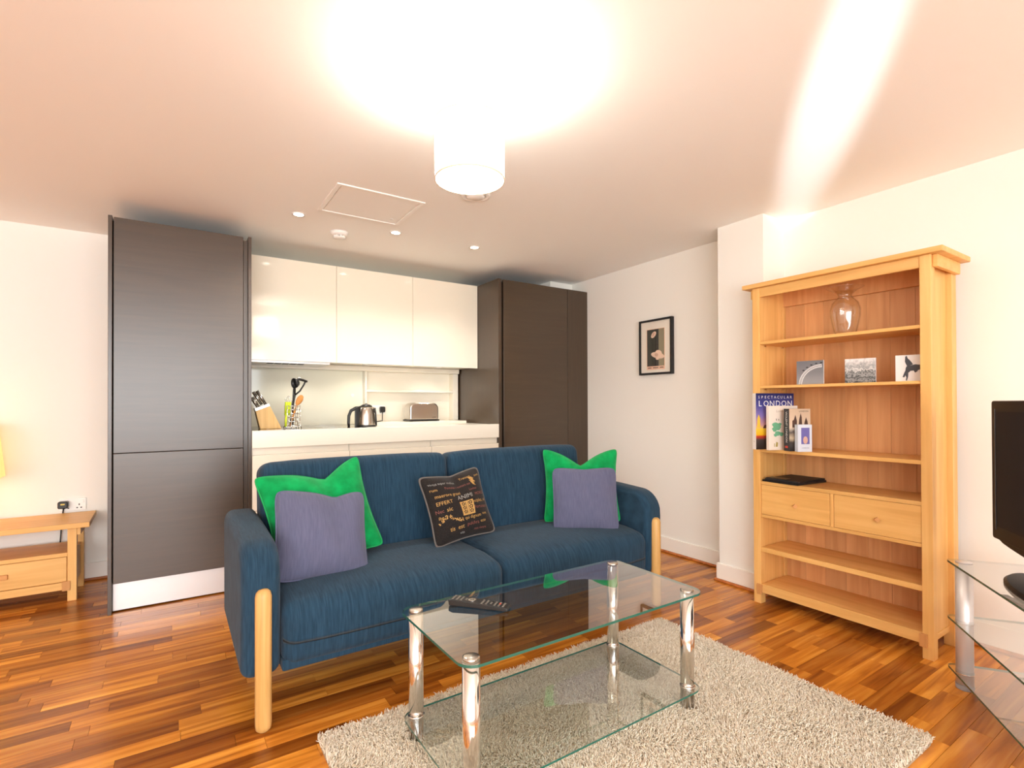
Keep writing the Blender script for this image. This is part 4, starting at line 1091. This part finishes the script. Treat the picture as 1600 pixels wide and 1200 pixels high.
# local x runs along the front edge, local +y is towards the corner
for z, nm in ((.541, 'glass_top'), (.292, 'glass_shelf'), (.074, 'glass_shelf')):
    sheet(nm, rrect(0, 1.1, 0, .43, .03, 5), z, z+.009, ts)
for lx in (.052, 1.048):
    for ly in (.05, .38):
        bm = B(); lathe(bm, [(0, .022), (.031, .022), (.031, .536), (0, .536)], 32); lg = obj('leg', bm, M['alu'], ts, loc=(lx, ly, 0)); lg.data.polygons.foreach_set('use_smooth', [abs(p.normal.z) < .5 for p in lg.data.polygons])
        bm = B(); lathe(bm, [(0, 0), (.031, 0), (.033, .006), (.033, .021), (0, .021)], 28); obj('foot', bm, plain('foot_grey', srgb(150, 152, 158), .4), lg, smooth=False)
        for z in (.285, .068): 
            bm = B(); lathe(bm, [(.0312, z), (.034, z), (.034, z+.005), (.0312, z+.005)], 28); obj('collar', bm, M['chrome'], lg, smooth=True)
        bm = B(); lathe(bm, [(.0, .5505), (.030, .5505), (.030, .553), (0, .5545)], 28); obj('cap', bm, M['alu'], lg, smooth=True)
M['screen'] = plain('tv_screen', srgb(34, 37, 44), .5, spec=.08)
M['tvblack'] = plain('tv_gloss_black', srgb(26, 27, 32), .4, spec=.12)
tv = thing('television', 'black flat screen television on the glass stand', 'television', (A0.x, A0.y, .552), (0, 0, ang))
tx0, tx1, ty, tz0, tz1 = .05, 1.0, .15, .67-.552, 1.257-.552
bm = B(); prism(bm, rrect(tx0, tx1, tz0, tz1, .012, 4), 'y', ty, ty+.05); obj('housing', bm, M['tvblack'], tv, bevel=.004)
bx('screen', (tx0+.045, tx1-.045, ty-.0015, ty+.001, tz0+.055, tz1-.045), M['screen'], tv)
bx('reflection_strip', (tx0+.030, tx0+.034, ty-.002, ty+.0005, tz0+.04, tz1-.035), plain('reflection_blue', srgb(70, 84, 98), .2), tv)  # bluish reflection at the screen's edge, painted as a thin coloured strip
bx('reflection_strip', (tx1-.034, tx1-.030, ty-.002, ty+.0005, tz0+.04, tz1-.035), M['alu'] if False else bpy.data.materials['reflection_blue'], tv)  # same painted reflection colour, mirrored to the other edge
n_ = 20; poly = [(tx0+.03, tz0+.004)]+[(tx0+.03+(tx1-tx0-.06)*i/n_, tz0-.035*math.sin(PI*i/n_)**.7) for i in range(1, n_)]+[(tx1-.03, tz0+.004)]
bm = B(); prism(bm, poly, 'y', ty+.004, ty+.045); obj('speaker_chin', bm, M['tvblack'], tv, bevel=.002)
bm = B(); lathe(bm, [(0, 0), (.15, 0), (.15, .006), (.142, .016), (.10, .020), (0, .022)], 48)
bmesh.ops.scale(bm, verts=bm.verts, vec=(2.2, 1.0, 1)); obj('base', bm, M['tvblack'], tv, smooth=False, loc=((tx0+tx1)/2, ty+.04, 0))
bx('neck', ((tx0+tx1)/2-.06, (tx0+tx1)/2+.06, ty+.03, ty+.06, .02, .14), M['tvblack'], tv, bevel=.004)
bx('rear_housing', (tx0+.12, tx1-.12, ty+.05, ty+.09, tz0+.05, tz1-.08), M['blackmatt'], tv, bevel=.015)
